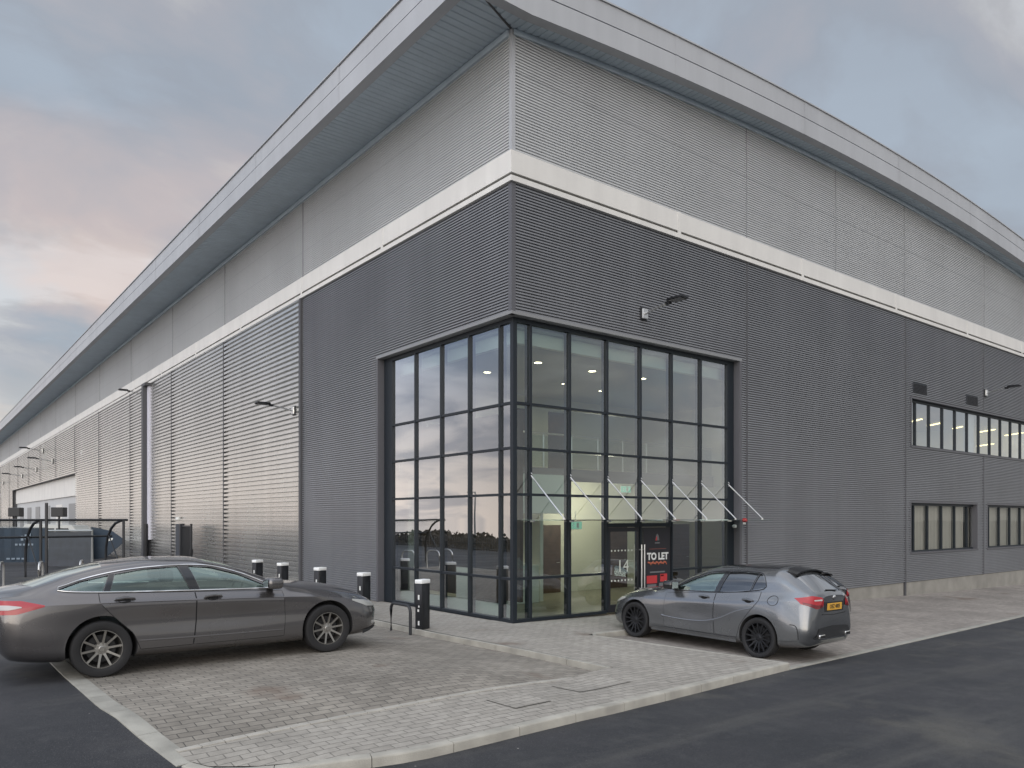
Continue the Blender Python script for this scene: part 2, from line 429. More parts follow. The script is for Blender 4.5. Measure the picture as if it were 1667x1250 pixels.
def ground():
    # one sheet to the horizon, fine near the site
    cs = sorted(set([-1500, -700, -350, -180, -110, -70]+list(range(-50, 62, 1))+[70, 90, 130, 200, 350, 700, 1500]))
    n = len(cs); mb = MB()
    mb.v = [(x, y, zg(x, y)-.112-.042*max(0, -x-30)*sstep((-x-30)/40)) for y in cs for x in cs]    # the land falls away beyond the yard
    mb.f = [(j*n+i, j*n+i+1, (j+1)*n+i+1, (j+1)*n+i) for j in range(n-1) for i in range(n-1)]
    o = mb.build('road', 'asphalt', smooth=60); kind(o)
FRONT = [(-8.33, -5.60), (-8.2, -5.83), (-7.79, -6.12), (-7.29, -6.36), (-6.7, -6.56), (-6.2, -6.60), (-5.4, -6.57), (-4.4, -6.50), (-3.3, -6.41), (-2.1, -6.27), (-.6, -6.10), (1.28, -5.90)]   # road edge of the front kerb
ROADR = [(1.28, -5.90), (8, -5.40), (14.8, -4.89), (45, -2.6)]
def fy(x, L):
    for (a, b), (c, d) in zip(L, L[1:]):
        if a <= x <= c: return b+(d-b)*(x-a)/(c-a)
    return L[-1][1]
SIDE = [(-8.27, -5.28), (-7.6, -5.21), (-6.3, -5.13), (-4.8, -5.07), (-3.8, -4.97), (-2.7, -4.79), (-1.69, -4.62)]
def offset_line(L, d):
    out = []
    for i, p in enumerate(L):
        a = Vector(L[max(i-1, 0)]); b = Vector(L[min(i+1, len(L)-1)]); t = (b-a).normalized()
        out.append((p[0]-t.y*d, p[1]+t.x*d))
    return out
def ramp_off(x, y):
    fr = offset_line(FRONT, .13); ys = fy(x, SIDE); yf = fy(x, fr)
    t = (ys-y)/max(ys-yf, .05)
    v = -.1+sstep(t*1.1)*.085*sstep((x+8.4)/1.6); e = sstep((x+3.1)/1.3)
    return v*(1-e)-.002*e
def paving():
    # sedan bay (lower level)
    bay = [(-8.47, 16), (-8.46, -3.4), (-8.27, -5.28)]+SIDE[1:-1]+[(-1.72, -4.62), (-2.05, .15), (-2.05, 16)]
    kind(grid_poly(bay, .5, -.104).build('bay_paving', 'bay_setts', smooth=60))
    # ramped strip between the bay and the front kerb
    fr = offset_line(FRONT, .13)
    lo = [(x, y) for x, y in fr if -8.2 < x < -1.7]
    poly = [(-1.56, fy(-1.56, fr)+.005), (-1.56, -4.66)]+[(x, y) for x, y in reversed(SIDE)]+[(-8.24, -5.5)]+[(x, y+.005) for x, y in lo]
    kind(grid_poly(poly, .35, ramp_off).build('ramp_paving', 'path_setts', smooth=60))
    # raised path round the building
    pth = [(-1.70, fy(-1.70, fr)), (1.22, fy(1.22, fr)), (.45, -1.9), (9, -1.3), (9, .1), (7.9, .12), (.1, .12), (.1, 16), (-1.92, 16), (-1.92, .15), (-1.62, -4.62)]
    kind(grid_poly(pth, .5, 0).build('path_paving', 'path_setts', smooth=60))
    # right hand bays
    rb = [(1.30, -5.78)]+[(x, y+.14) for x, y in ROADR[1:]]+[(45, .1), (9.0, .1), (9.0, -1.36), (.56, -1.96)]
    kind(grid_poly(rb, .7, -.104).build('parking_paving', 'far_setts', smooth=60))
def kerb_run(name, line, w, top, bot, matn, seg=.915, rnd=.02, taper=None, closed_h=None):
    """kerb stones along a ground line; w pushes to the left of the line"""
    pts = [Vector(p) for p in line]; mb = MB()
    # resample
    d = [0]
    for a, b in zip(pts, pts[1:]): d.append(d[-1]+(b-a).length)
    def at(s):
        s = max(0, min(d[-1], s))
        for i in range(len(pts)-1):
            if s <= d[i+1]+1e-9:
                t = (s-d[i])/(d[i+1]-d[i]); return pts[i].lerp(pts[i+1], t), (pts[i+1]-pts[i]).normalized()
    n = max(1, round(d[-1]/seg)); sl = d[-1]/n
    for k in range(n):
        rings = []
        for j in range(4):
            s = k*sl+.004+(sl-.008)*j/3
            p, t = at(s); nn = Vector((-t.y, t.x))
            sm, _ = at(s-.15); sp, _ = at(s+.15)
            tt = (sp-sm).normalized(); nn = Vector((-tt.y, tt.x))
            h = top*(taper(p.x, p.y) if taper else 1.)
            z0 = zg(p.x, p.y)
            prof = [(0, bot), (0, bot+(h-bot)-rnd), (rnd*.4, h-rnd*.3), (rnd, h), (w-.004, h), (w, h-.004), (w, bot)]
            rings.append([(p.x+nn.x*a, p.y+nn.y*a, z0+b) for a, b in prof])
        m_ = len(rings[0]); vs = [q for r_ in rings for q in r_]; fs = []
        for j in range(3):
            for i in range(m_): fs.append((j*m_+i, j*m_+(i+1) % m_, (j+1)*m_+(i+1) % m_, (j+1)*m_+i))
        fs += [tuple(range(m_-1, -1, -1)), tuple(3*m_+i for i in range(m_))]
        mb.add(vs, fs)
    return kind(mb.build(name, matn, smooth=40))
ground(); paving()
kerb_run('kerb', FRONT, .13, .006, -.3, 'kerb_concrete', taper=lambda x, y: 1-17*(1-sstep((x+8.4)/1.6)) if x < -6.8 else 1.)
kerb_run('kerb', [(-1.62, -4.62), (-1.97, .15), (-1.97, 16)], .10, .006, -.3, 'kerb_concrete')
kerb_run('kerb', [(1.32, -5.86), (.50, -1.93), (9, -1.33)], .10, .006, -.3, 'kerb_concrete')
kerb_run('kerb', [(-8.70, 16), (-8.68, -1.2), (-8.64, -3.4), (-8.49, -4.8), (-8.36, -5.58)], .21, -.098, -.3, 'flush_kerb', rnd=.008)
kerb_run('kerb', ROADR, .14, -.094, -.3, 'flush_kerb', rnd=.008)
kerb_run('kerb', SIDE, .10, -.088, -.3, 'pale_sett', seg=.24, rnd=.004)
# ------------------------------------------------------------------ warehouse
WH = empty('warehouse', 'large grey clad warehouse with glazed corner entrance, white band and overhanging curved roof', 'warehouse')
GX, GY, GH = 8.13, 5.99, 6.76                  # openings of the glazed corner
WW, WL = 33.0, 141.0
def arch(x): return 12.95+.80*(1-((x-16.5)/16.5)**2) if 0 <= x <= 33 else 12.95
def ribs(rects, pitch, depth, face, prof='trap', top=None):
    """horizontal ribbed sheet. rects: (u0, u1, z0, z1); face 'y' is the wall on y=0, 'x' the wall on x=0"""
    if prof == 'trap': P = [(0, 0), (.38, 0), (.45, 1), (.93, 1)]
    elif prof == 'deep': P = [(0, 0), (.34, 0), (.40, 1), (.93, 1)]
    else: P = [(0, 0), (.18, .35), (.5, 1), (.82, .35)]
    mb = MB()
    for u0, u1, z0, z1 in rects:
        k0 = math.floor(z0/pitch)-1; k1 = math.ceil(z1/pitch)+1
        pts = []
        for k in range(k0, k1):
            for a, d in P: pts.append(((k+a)*pitch, d*depth))
        zs = []
        for (za, da), (zb, db) in zip(pts, pts[1:]):
            if zb <= z0 or za >= z1: continue
            if za < z0: t = (z0-za)/(zb-za); za, da = z0, da+(db-da)*t
            if zb > z1: t = (z1-za)/(zb-za); zb, db = z1, da+(db-da)*t
            a, b = u0, u1
            if top:
                rg = top(za)
                if rg is None: continue
                a, b = max(a, rg[0]), min(b, rg[1])
            if face == 'y': mb.quad((a, -da, za), (b, -da, za), (b, -db, zb), (a, -db, zb))
            else: mb.quad((-da, b, za), (-da, a, za), (-db, a, zb), (-db, b, zb))
    return mb
def pieces(name, m, boxes):
    for a, b in boxes: MB().box(a, b).build(name, m, WH)
def wall_part(mb, m, label=None, name='cladding'):
    o = mb.build(name, m, WH, fix=False)
    if label: o['label'] = label
    return o
WIN_U = (18.5, 31.2, 4.93, 6.80)               # upper ribbon window
WIN_L = [(18.45, 24.4, 1.02, 2.97), (25.35, 31.3, 1.02, 2.97)]
# right hand (gable) wall
wall_part(ribs([(.06, GX+.08, GH+.06, 9.64), (GX+.08, 18.05, 0, 9.64), (18.05, 18.45, 0, 9.64), (18.45, WW, 0, 1.02),
    (24.4, 25.35, 1.02, 2.97), (31.3, WW, 1.02, 2.97), (18.45, WW, 2.97, 4.93), (31.2, WW, 4.93, 6.8), (18.45, WW, 6.8, 9.64)], .066, .048, 'y'),
    'dark_cladding', 'dark grey ribbed cladding of the gable wall')
def arch_rng(z):
    q = 1-(z-.12-12.95)/.80
    if q >= 1: return (.05, WW)
    if q < 0: return None
    h = 16.5*math.sqrt(q); return (16.5-h, 16.5+h)
wall_part(ribs([(.06, WW, 10.26, 13.85)], .066, .034, 'y', top=arch_rng), 'grey_cladding', 'mid grey ribbed cladding above the white band')
# left hand (long) wall
wall_part(ribs([(.06, GY+.08, GH+.06, 9.64), (GY+.08, 11.2, 0, 9.64)], .066, .048, 'x'), 'dark_cladding', 'dark grey ribbed cladding beside the glazing')
DOCK = (55.0, 101.0, 0, 5.9)
wall_part(ribs([(11.34, 31.3, 0, 9.64), (32.0, DOCK[0], 0, 9.64), (DOCK[0], DOCK[1], DOCK[3], 9.64), (DOCK[1], WL, 0, 9.64)], .167, .090, 'x', 'deep'),
    'silver_cladding', 'silver trapezoid cladding of the long wall')
wall_part(ribs([(.06, WL, 10.26, 12.99)], .066, .028, 'x'), 'grey_cladding', 'mid grey cladding of the long wall above the white band')
# solid backing so nothing shows through between sheets
bk = MB()
for u0, u1, z0, z1 in [(.0, GX, GH+.3, 12.9), (GX+.02, 18.5, -1, 12.9), (18.5, WW, -1, 1.0), (24.42, 25.33, 1, 3), (31.35, WW, 1, 6.9), (18.5, WW, 2.99, 4.91), (18.5, WW, 6.82, 12.9)]:
    bk.box((u0, .03, z0), (u1, .12, z1))
for v0, v1, z0, z1 in [(0.12, GY, GH+.3, 12.9), (GY+.02, DOCK[0], -1, 12.9), (DOCK[0], DOCK[1], 5.92, 12.9), (DOCK[1], WL, -1, 12.9)]:
    bk.box((.03, v0, z0), (.115, v1, z1))
bk.box((WW-.1, .13, -1), (WW, WL, 12.9)); bk.box((.12, WL-.1, -1), (WW-.1, WL, 12.9))
bk.build('wall_core', 'dark_flashing', WH)
# base plinth
mat('plinth_concrete', (.25, .24, .215), .85, 0, (1.5, .2), (40, .25))
pl = MB(); pl.box((GX+.1, -.004, -1.2), (18.0, .028, -.006)); pl.box((18.14, -.02, -1.2), (WW, .028, -.006)); pl.box((-.004, GY+.1, -1.2), (.028, WL, -.006))
pl.build('plinth', 'plinth_concrete', WH)
# white band, lip and groove
def band(z0, z1, pr, m, name, cornerless=False):
    mb = MB()
    mb.add([(-pr, -pr, z0), (WW, -pr, z0), (WW, .02, z0), (.02, .02, z0), (.02, WL, z0), (-pr, WL, z0),
            (-pr, -pr, z1), (WW, -pr, z1), (WW, .02, z1), (.02, .02, z1), (.02, WL, z1), (-pr, WL, z1)],
           [(0,1,7,6), (0,6,11,5), (0,3,2,1), (0,5,4,3), (6,7,8,9), (6,9,10,11), (1,2,8,7), (4,5,11,10)])
    return mb.build(name, m, WH)
band(9.80, 10.28, .10, 'white_trim', 'band_trim')
band(9.735, 9.80, .05, 'band_groove', 'band_groove')
band(9.62, 9.735, .105, 'white_trim', 'band_lip')
pieces('band_joint', 'white_trim', [((u, -.108, 9.63), (u+.12, -.09, 10.285)) for u in (5.4, 11.2, 17.2, 23.2, 29.0)]
    +[((-.108, v, 9.63), (-.09, v+.12, 10.285)) for v in (5.6, 11.1, 17, 23, 29, 35, 41, 47, 53, 60, 67, 75, 83)])
# corner and joint flashings
fl = MB(); fl.box((-.052, -.052, GH), (.062, .062, 9.62)); fl.build('corner_flashing', 'dark_flashing', WH)
fl = MB(); fl.box((-.04, -.04, 10.28), (.064, .064, 12.97)); fl.build('corner_flashing', 'fascia_metal', WH)
jd, ju = [], []
jd.append(((24.965, -.053, 0), (25.035, .02, 4.92))); jd.append(((24.965, -.053, 6.82), (25.035, .02, 9.63)))
for u in (8.47, 18.08): jd.append(((u-.035, -.053, -.004 if u > 9 else 0), (u+.035, .02, 9.63)))
jd.append(((18.03, -.055, -1), (18.12, .028, -.008)))
for u in (8.47, 13.3, 18.0, 25.1): ju.append(((u-.02, -.038, 10.28), (u+.02, .02, arch(u)-.02)))
LJ = [11.2, 19.2, 27.2, 36.2, 45.6, 55.3, 65.4, 75.4, 84.9, 95, 105, 117]
for v in LJ:
    ju.append(((-.032, v-.05, 10.28), (.02, v+.05, 12.94)))
    if v > 12 and not DOCK[0]-1 < v < DOCK[1]+1: jd.append(((-.10, v-.035, 0), (.02, v+.035, 9.62)))
    elif DOCK[0]-1 < v < DOCK[1]+1: jd.append(((-.10, v-.035, 6.02), (.02, v+.035, 9.62)))
jd.append(((-.12, 11.19, -.2), (.02, 11.345, 9.62)))
pieces('joint_flashing', 'joint', jd); pieces('joint_flashing', 'light_flashing', ju)
# panel lines in the upper cladding
plm = MB(); 
for z in (11.15, 12.05, 12.95): plm.box((.05, -.0355, z-.007), (WW, .0, z+.007))
for z in (11.15, 12.05): plm.box((-.0295, .05, z-.006), (.0, WL, z+.006))
plm.build('panel_joint', 'panel_line', WH)
# projecting fin with dark pipe; its lilac face paints in a sky reflection
fn = MB(); fn.box((-.20, 31.31, 1.2), (.02, 31.60, 9.55)); fn.build('wall_fin', 'lilac_sky_sheen', WH)
fn = MB(); fn.box((-.40, 31.61, -.1), (.02, 31.99, 9.60)); fn.box((-.40, 31.2, 9.45), (.02, 31.608, 9.6)); fn.build('fin_casing', 'joint', WH)
fn = MB(); fn.tube([(-.3, 31.45, -.1), (-.3, 31.45, 2.05)], .12, 10); fn.build('downpipe', 'black_plastic', WH, smooth=40)
# louvres above the ribbon window
for u in (18.62, 23.25):
    f = MB(); f.box((u, -.05, 6.93), (u+1.15, .01, 7.33)); lo = f.build('louvre', 'frame_metal', WH)
    f = MB()
    for k in range(7): f.add([(u+.04, -.052, 6.96+k*.05), (u+1.11, -.052, 6.96+k*.05), (u+1.11, -.085, 6.975+k*.05), (u+.04, -.085, 6.975+k*.05), (u+.04, -.052, 6.99+k*.05), (u+1.11, -.052, 6.99+k*.05)], [(0,1,2,3), (3,2,5,4), (0,3,4), (1,5,2)])
    f.build('louvre_blade', 'dark_flashing', lo)

# ---- roof: arched deck, soffit, fascia
OL, OR_ = 1.69, .69
XS = [-OL, -.8, 0]+[i*1.1 for i in range(1, 30)]+[33, 34.2]
def ribbed_soffit():
    mb = MB(); pr = .20
    # long eave, ribs run out from the wall
    v = -OR_; 
    while v < WL:
        a = [(0, 0), (.12, 0), (.14, .018), (.18, .018), (.20, 0)]
        for (s0, d0), (s1, d1) in zip(a, a[1:]):
            x0a = 0.02; 
            def xin(s): return max(0.02, -(OL/OR_)*0) 
            y0, y1 = v+s0, v+s1
            # mitre against the gable soffit
            xa0 = .02 if y0 >= 0 else max(-OL, .02-(-y0)*OL/OR_)
            xa1 = .02 if y1 >= 0 else max(-OL, .02-(-y1)*OL/OR_)
            mb.quad((-OL, y0, 12.95+d0), (xa0, y0, 12.95+d0), (xa1, y1, 12.95+d1), (-OL, y1, 12.95+d1))
        v += pr
    x = -OL+.001
    while x < WW+1:
        a = [(0, 0), (.12, 0), (.14, .018), (.18, .018), (.20, 0)]
        for (s0, d0), (s1, d1) in zip(a, a[1:]):
            x0, x1 = x+s0, x+s1
            ya0 = .02 if x0 >= 0 else .02-(-x0)*(OR_+.0)/OL
            ya1 = .02 if x1 >= 0 else .02-(-x1)*(OR_+.0)/OL
            mb.quad((x0, -OR_, arch(x0)+d0), (x0, ya0, arch(x0)+d0), (x1, ya1, arch(x1)+d1), (x1, -OR_, arch(x1)+d1))
        x += pr
    return mb
ribbed_soffit().build('soffit', 'soffit_metal', WH, fix=False)
hp = MB(); hp.add([(-OL, -OR_-.0, 12.944), (-OL+.1, -OR_, 12.944), (.03, -.02, 12.944), (-.03, .02, 12.944)], [(0,1,2,3)]); hp.build('hip_trim', 'joint', WH)
wt = MB(); wt.box((-.09, .05, 12.80), (.02, WL, 12.945)); 
for x0, x1 in zip(XS[2:-2], XS[3:-1]): wt.add([(x0, -.07, arch(x0)-.13), (x1, -.07, arch(x1)-.13), (x1, -.07, arch(x1)-.004), (x0, -.07, arch(x0)-.004), (x0, .02, arch(x0)-.13), (x1, .02, arch(x1)-.13)], [(0,1,2,3), (0,4,5,1)])
wt.build('soffit_trim', 'soffit_metal', WH)
def fascia(z0, z1, inset, m, name):
    mb = MB(); xo, yo = -OL+inset, -OR_+inset
    # gable run
    xs = [xo]+[x for x in XS if x > xo+.1]
    for x0, x1 in zip(xs, xs[1:]):
        mb.add([(x0, yo, arch(x0)+z0), (x1, yo, arch(x1)+z0), (x1, yo, arch(x1)+z1), (x0, yo, arch(x0)+z1),
                (x0, yo+.25, arch(x0)+z0), (x1, yo+.25, arch(x1)+z0), (x1, yo+.25, arch(x1)+z1), (x0, yo+.25, arch(x0)+z1)],
               [(0,1,2,3), (0,4,5,1), (3,2,6,7)])
    mb.add([(xo, yo, 12.95+z0), (xo, WL, 12.95+z0), (xo, WL, 12.95+z1), (xo, yo, 12.95+z1), (xo+.25, yo+.25, 12.95+z0), (xo+.25, WL, 12.95+z0), (xo+.25, WL, 12.95+z1), (xo+.25, yo+.25, 12.95+z1)],
           [(0,3,2,1), (0,1,5,4), (3,7,6,2), (1,2,6,5)])
    return mb.build(name, m, WH)
fascia(-.035, .44, 0, 'fascia_metal', 'fascia')
fascia(.44, .475, .035, 'fascia_groove', 'fascia_groove')
fascia(.475, .93, .012, 'fascia_metal', 'fascia')
fascia(.93, .965, -.02, 'fascia_metal', 'roof_edge')
for x in (4.6, 10.4, 16.2, 22, 27.8):
    for z0, z1, i in ((-.037, .442, -.006), (.473, .932, .006)):
        MB().add([(x, -OR_+i, arch(x)+z0), (x+.14, -OR_+i, arch(x+.14)+z0), (x+.14, -OR_+i, arch(x+.14)+z1), (x, -OR_+i, arch(x)+z1)], [(0,1,2,3)]).build('fascia_joint', 'fascia_metal', WH)
for v in (5, 11, 17, 23.5, 30, 37, 44, 51, 59, 67, 76, 86):
    for z0, z1, i in ((-.037, .442, -.006), (.473, .932, .006)):
        MB().quad((-OL+i, v, 12.95+z0), (-OL+i, v+.14, 12.95+z0), (-OL+i, v+.14, 12.95+z1), (-OL+i, v, 12.95+z1)).build('fascia_joint', 'fascia_metal', WH)
rf = MB()
for x0, x1 in zip(XS, XS[1:]): rf.quad((x0, -OR_+.1, arch(x0)+.9), (x1, -OR_+.1, arch(x1)+.9), (x1, WL, arch(x1)+.9), (x0, WL, arch(x0)+.9))
rf.build('roof', 'roof_metal', WH)

# ---- glazed corner
RV = MB()  # reveal flashings round the opening
pieces('reveal', 'dark_flashing', [((-.052, GY, 0), (.24, GY+.085, GH+.07)), ((GX, -.052, 0), (GX+.085, .24, GH+.07))])
RV = MB(); RV.box((-.055, .0, GH), (.19, GY+.1, GH+.065)); RV.box((-.055, -.055, GH), (GX+.1, -.001, GH+.065)); RV.box((.191, -.0005, GH), (GX+.1, .19, GH+.064))
RV.build('head_flashing', 'light_flashing', WH)
CW = bpy.data.objects.new('curtain_wall', None); COL.objects.link(CW); CW.parent = WH
MX = [.66, 1.85, 3.08, 4.27, 5.47, 6.67, 7.87]; MY = [.66, 1.87, 3.09, 4.33, 5.57]
TZ = [.97, 2.85, 3.88, 4.88]; ZT = 6.66
fr = MB(); gp = .2
fr.box((gp-.05, gp-.05, 0), (gp+.06, gp+.06, ZT))                         # corner post
for x in MX[:-1]: fr.box((x-.027, gp-.055, .03), (x+.027, gp+.14, ZT))
fr.box((MX[-1]-.035, gp-.05, .0), (GX-.001, gp+.14, ZT))
for y in MY[:-1]: fr.box((gp-.054, y-.027, .03), (gp+.14, y+.027, ZT))
fr.box((gp-.05, MY[-1]-.035, 0), (gp+.14, GY-.001, ZT))
for i, z in enumerate(TZ):
    xs = [(.262, MX[2]-.034), (MX[4]+.034, MX[-1]-.037)] if i == 0 else [(.262, MX[-1]-.037)]
    for a, b in xs: fr.box((a, gp-.045, z-.028), (b, gp+.13, z+.028))
    fr.box((gp-.044, .262, z-.028), (gp+.13, MY[-1]-.037, z+.028))
for a, b in ((.262, MX[2]-.034), (MX[4]+.034, MX[-1]-.037)): fr.box((a, gp-.048, 0), (b, gp+.13, .075))
fr.box((gp-.047, .262, 0), (gp+.13, MY[-1]-.037, .075))
fr.box((gp-.052, gp-.052, ZT), (GX, gp+.15, GH-.001)); fr.box((gp-.052, gp+.152, ZT), (gp+.15, GY, GH-.001))
fr.build('frame', 'frame_metal', CW)
DZ = 2.10
def pane(x0, x1, z0, z1, face):
    mb = MB()
    if face == 'y': mb.quad((x0, gp, z0), (x1, gp, z0), (x1, gp, z1), (x0, gp, z1))
    else: mb.quad((gp+.001, x1, z0), (gp+.001, x0, z0), (gp+.001, x0, z1), (gp+.001, x1, z1))
    return mb.build('glass_pane', 'facade_glass', CW)
zr = [.04]+TZ+[ZT]
xr = [.23]+MX
for a, b in zip(xr, xr[1:]):
    for i, (z0, z1) in enumerate(zip(zr, zr[1:])):
        if 3.0 < a < 5.4:
            if i == 0: continue
            if i == 1: z0 = DZ+.1
        pane(a, b, z0, z1, 'y')
yr = [.23]+MY
for a, b in zip(yr, yr[1:]):
    for z0, z1 in zip(zr, zr[1:]): pane(a, b, z0, z1, 'x')
# entrance doors
DR0, DR1 = MX[2]+.034, MX[4]-.034
f = MB(); f.box((DR0-.001, gp-.05, DZ), (DR1+.001, gp+.12, DZ+.10)); f.build('door_head', 'frame_metal', WH)
mid = (DR0+DR1)/2
mat('door_metal', (.014, .015, .02), .35)
def door(x0, x1, blank):
    st = .085
    d = MB(); d.box((x0, gp-.03, .015), (x0+st, gp+.03, DZ-.006)); d.box((x1-st, gp-.03, .015), (x1, gp+.03, DZ-.006))
    d.box((x0+st, gp-.029, .015), (x1-st, gp+.029, .2)); d.box((x0+st, gp-.029, DZ-.11), (x1-st, gp+.029, DZ-.006))
    o = d.build('door', 'door_metal', WH)
    g = MB(); g.quad((x0+st, gp, .2), (x1-st, gp, .2), (x1-st, gp, DZ-.11), (x0+st, gp, DZ-.11)); g.build('door_glass', 'facade_glass', o)
    hx = x1-.05 if not blank else x0+.05
    h = MB(); h.tube([(hx, gp-.12, .42), (hx, gp-.12, 1.66)], .019, 10)
    for z in (.55, 1.53): h.tube([(hx, gp-.12, z), (hx, gp-.03, z)], .012, 8)
    h.build('handle', 'steel', o, smooth=40)
    return o
dl = door(DR0, mid-.003, False); dr = door(mid+.003, DR1, True)
dl['label'] = 'clear glass door leaf numbered 14'; dr['label'] = 'door leaf covered by the black poster'
mat('vinyl', (.62, .64, .58), .5)
TX = lambda x, y, z: Matrix.Translation((x, y, z)) @ Matrix.Rotation(R(90), 4, 'X')
text_mesh('14', .44, 'vinyl', dl, 'number', TX(DR0+.55, gp-.006, 1.12), bold=-.004)
dt = MB()
for z in (1.52, .78):
    for k in range(8): dt.lathe([(.0001, 0), (.026, 0), (.026, .002), (.0001, .002)], 10).v
dt = MB()
for z in (1.52, .78):
    for k in range(7):
        c = MB().lathe([(.0001, 0), (.024, 0), (.024, .002), (.0001, .002)], 10).xf(Matrix.Translation((DR0+.15+k*.12, gp-.006, z)))
        dt.add(c.v, c.f)
dt.build('marking_dot', 'vinyl', dl)
# poster taped on the right leaf
mat('poster_black', (.022, .02, .026), .5); mat('poster_red', (.55, .045, .05), .5); mat('poster_orange', (.50, .13, .07), .5)
mat('poster_grey', (.17, .17, .18), .5); mat('poster_white', (.78, .78, .77), .5); mat('poster_line', (.20, .07, .06), .5)
px0, px1 = mid+.09, DR1-.06; pcx = (px0+px1)/2+.03; pw = px1-px0
PO = empty('poster', 'tall black to let poster with white lettering and red boxes on the entrance door', 'poster', (pcx, gp-.034, 1.05))
b = MB(); b.box((px0-pcx, -.003, -.95), (px1-pcx, .001, .95)); b.build('sheet', 'poster_black', PO)
def pq(x0, x1, z0, z1, m, name='printed_box'):
    q = MB(); q.box((x0, -.0055, z0), (x1, -.0032, z1)); return q.build(name, m, PO)
T2 = lambda x, z: Matrix.Translation((x, -.0050, z)) @ Matrix.Rotation(R(90), 4, 'X')
text_mesh('TO LET', .245, 'poster_white', PO, 'headline', T2(0.02, .285), bold=.010, sx=1.0)
cur = MB()
pts = [(-.36+.72*i/60, -.006, .125+.028*math.sin(i*1.25)+.018*math.sin(i*.5)) for i in range(61)]
cur.tube(pts, .012, 5); cur.build('script_line', 'poster_orange', PO)
pq(-.30, .34, .475, .492, 'poster_line', 'printed_rule'); pq(-.28, .29, -.132, -.095, 'poster_grey', 'printed_rule')
pq(-.40, -.01, -.40, -.20, 'poster_red'); pq(.11, .38, -.37, -.17, 'poster_red'); pq(.13, .25, -.225, -.195, 'poster_white')
pq(-.38, -.04, -.50, -.425, 'poster_grey'); pq(.07, .37, -.49, -.40, 'poster_grey'); pq(-.2, .2, -.85, -.80, 'poster_grey')
em = MB(); em.prism([(-.075, -.0055, .70), (.075, -.0055, .70), (.045, -.0055, .83), (0, -.0055, .88), (-.045, -.0055, .83)], (0, .002, 0)); em.build('emblem', 'poster_grey', PO)
em = MB(); em.prism([(-.075, -.008, .70), (-.02, -.008, .70), (-.005, -.008, .80), (-.04, -.008, .80)], (0, .002, 0)); em.build('emblem', 'poster_red', PO)
pq(-.09, .09, .62, .655, 'poster_grey', 'emblem')

# ---- entrance hall
HX, HY, HZ = 14.0, 10.5, 6.6
MZ = 3.92; MEZ = 5.3                           # mezzanine level and its front edge
h = MB(); h.box((.36, .36, -.2), (HX, HY, .012)); h.build('floor', 'floor_tile', WH)
h = MB(); h.box((.36, .36, HZ), (HX, HY, HZ+.2)); h.build('ceiling', 'ceiling', WH)
h = MB(); h.box((.4, HY, .013), (HX, HY+.1, HZ)); h.box((HX, .4, .013), (HX+.1, HY, HZ)); h.box((.12, GY+.1, .013), (.35, HY, HZ)); h.box((GX+.1, .125, .013), (HX, .35, HZ))
h.build('inner_wall', 'plaster', WH)
h = MB(); h.box((.5, .5, HZ-.3), (HX-.1, .62, HZ-.001)); h.box((.5, .63, HZ-.3), (.62, GY, HZ-.001)); h.build('ceiling_trim', 'white_plaster', WH)
h = MB(); h.box((.36, MEZ, MZ-.42), (HX-.001, MEZ+.18, MZ)); h.build('floor_edge', 'grey_band', WH)
h = MB(); h.box((.36, MEZ+.181, MZ-.30), (HX-.001, HY-.001, MZ-.02)); h.build('upper_floor', 'white_plaster', WH)
h = MB(); h.box((4.4, 7.6, MZ), (HX-.002, 7.7, HZ-.002)); h.build('inner_wall', 'plaster', WH)
h = MB(); h.box((.8, MEZ+.4, .013), (3.5, MEZ+.5, MZ-.31)); h.box((3.5, 3.2, .013), (3.62, MEZ+.5, 2.55)); h.build('inner_wall', 'white_plaster', WH)
h = MB(); h.box((1.0, 2.4, .013), (1.55, 2.95, 3.0)); h.build('column', 'wood', WH)
h = MB(); h.box((1.0, 1.9, 2.45), (3.3, 4.4, 3.45)); h.build('bulkhead', 'white_plaster', WH)
for x, y, w in ((3.9, 5.9, .95), (8.4, 4.2, 1.0), (9.9, 4.2, 1.0)):
    pass
h = MB(); h.box((4.6, 4.9, .013), (HX-.002, 5.0, MZ-.43)); h.build('inner_wall', 'plaster', WH)
for x in (4.75, 7.75, 11.0):
    d = MB(); d.rbox((x, 4.85, .014), (x+1.0, 4.899, 2.12), .006); o = d.build('door', 'wood', WH)
    d = MB(); d.tube([(x+.9, 4.84, .95), (x+.9, 4.80, .95), (x+.78, 4.80, .95)], .012, 6); d.build('handle', 'steel', o)
for x in (2.0, 5.6, 7.6):
    d = MB(); d.box((x, 7.56 if x > 4.4 else HY-.04, MZ), (x+.95, 7.599 if x > 4.4 else HY-.001, MZ+2.2)); d.build('door', 'wood', WH)
bal = MB()
for x in (1.2, 2.2, 3.3, 4.4, 5.5, 6.7, 7.9, 9.1, 10.3): bal.tube([(x, MEZ+.09, MZ), (x, MEZ+.09, MZ+1.08)], .028, 8)
bal.tube([(.4, MEZ+.09, MZ+1.1), (HX-.01, MEZ+.09, MZ+1.1)], .028, 8); bal.build('balustrade', 'steel', WH, smooth=40)
bg = MB(); bg.quad((.4, MEZ+.09, MZ+.05), (HX-.01, MEZ+.09, MZ+.05), (HX-.01, MEZ+.09, MZ+1.02), (.4, MEZ+.09, MZ+1.02)); bg.build('balustrade_glass', 'canopy_glass', WH)
dk = MB(); dk.rbox((.9, 3.0, .014), (3.3, 3.5, 1.05), .01); dk.build('reception_desk', 'white_plaster', WH)
wp = MB(); wp.box((.98, .95, .34), (1.08, 5.7, 4.86)); wp.build('timber_screen', 'wood', WH)
sk = MB(); sk.box((.45, .6, .013), (.60, GY-.1, .32)); sk.build('upstand', 'white_plaster', WH)
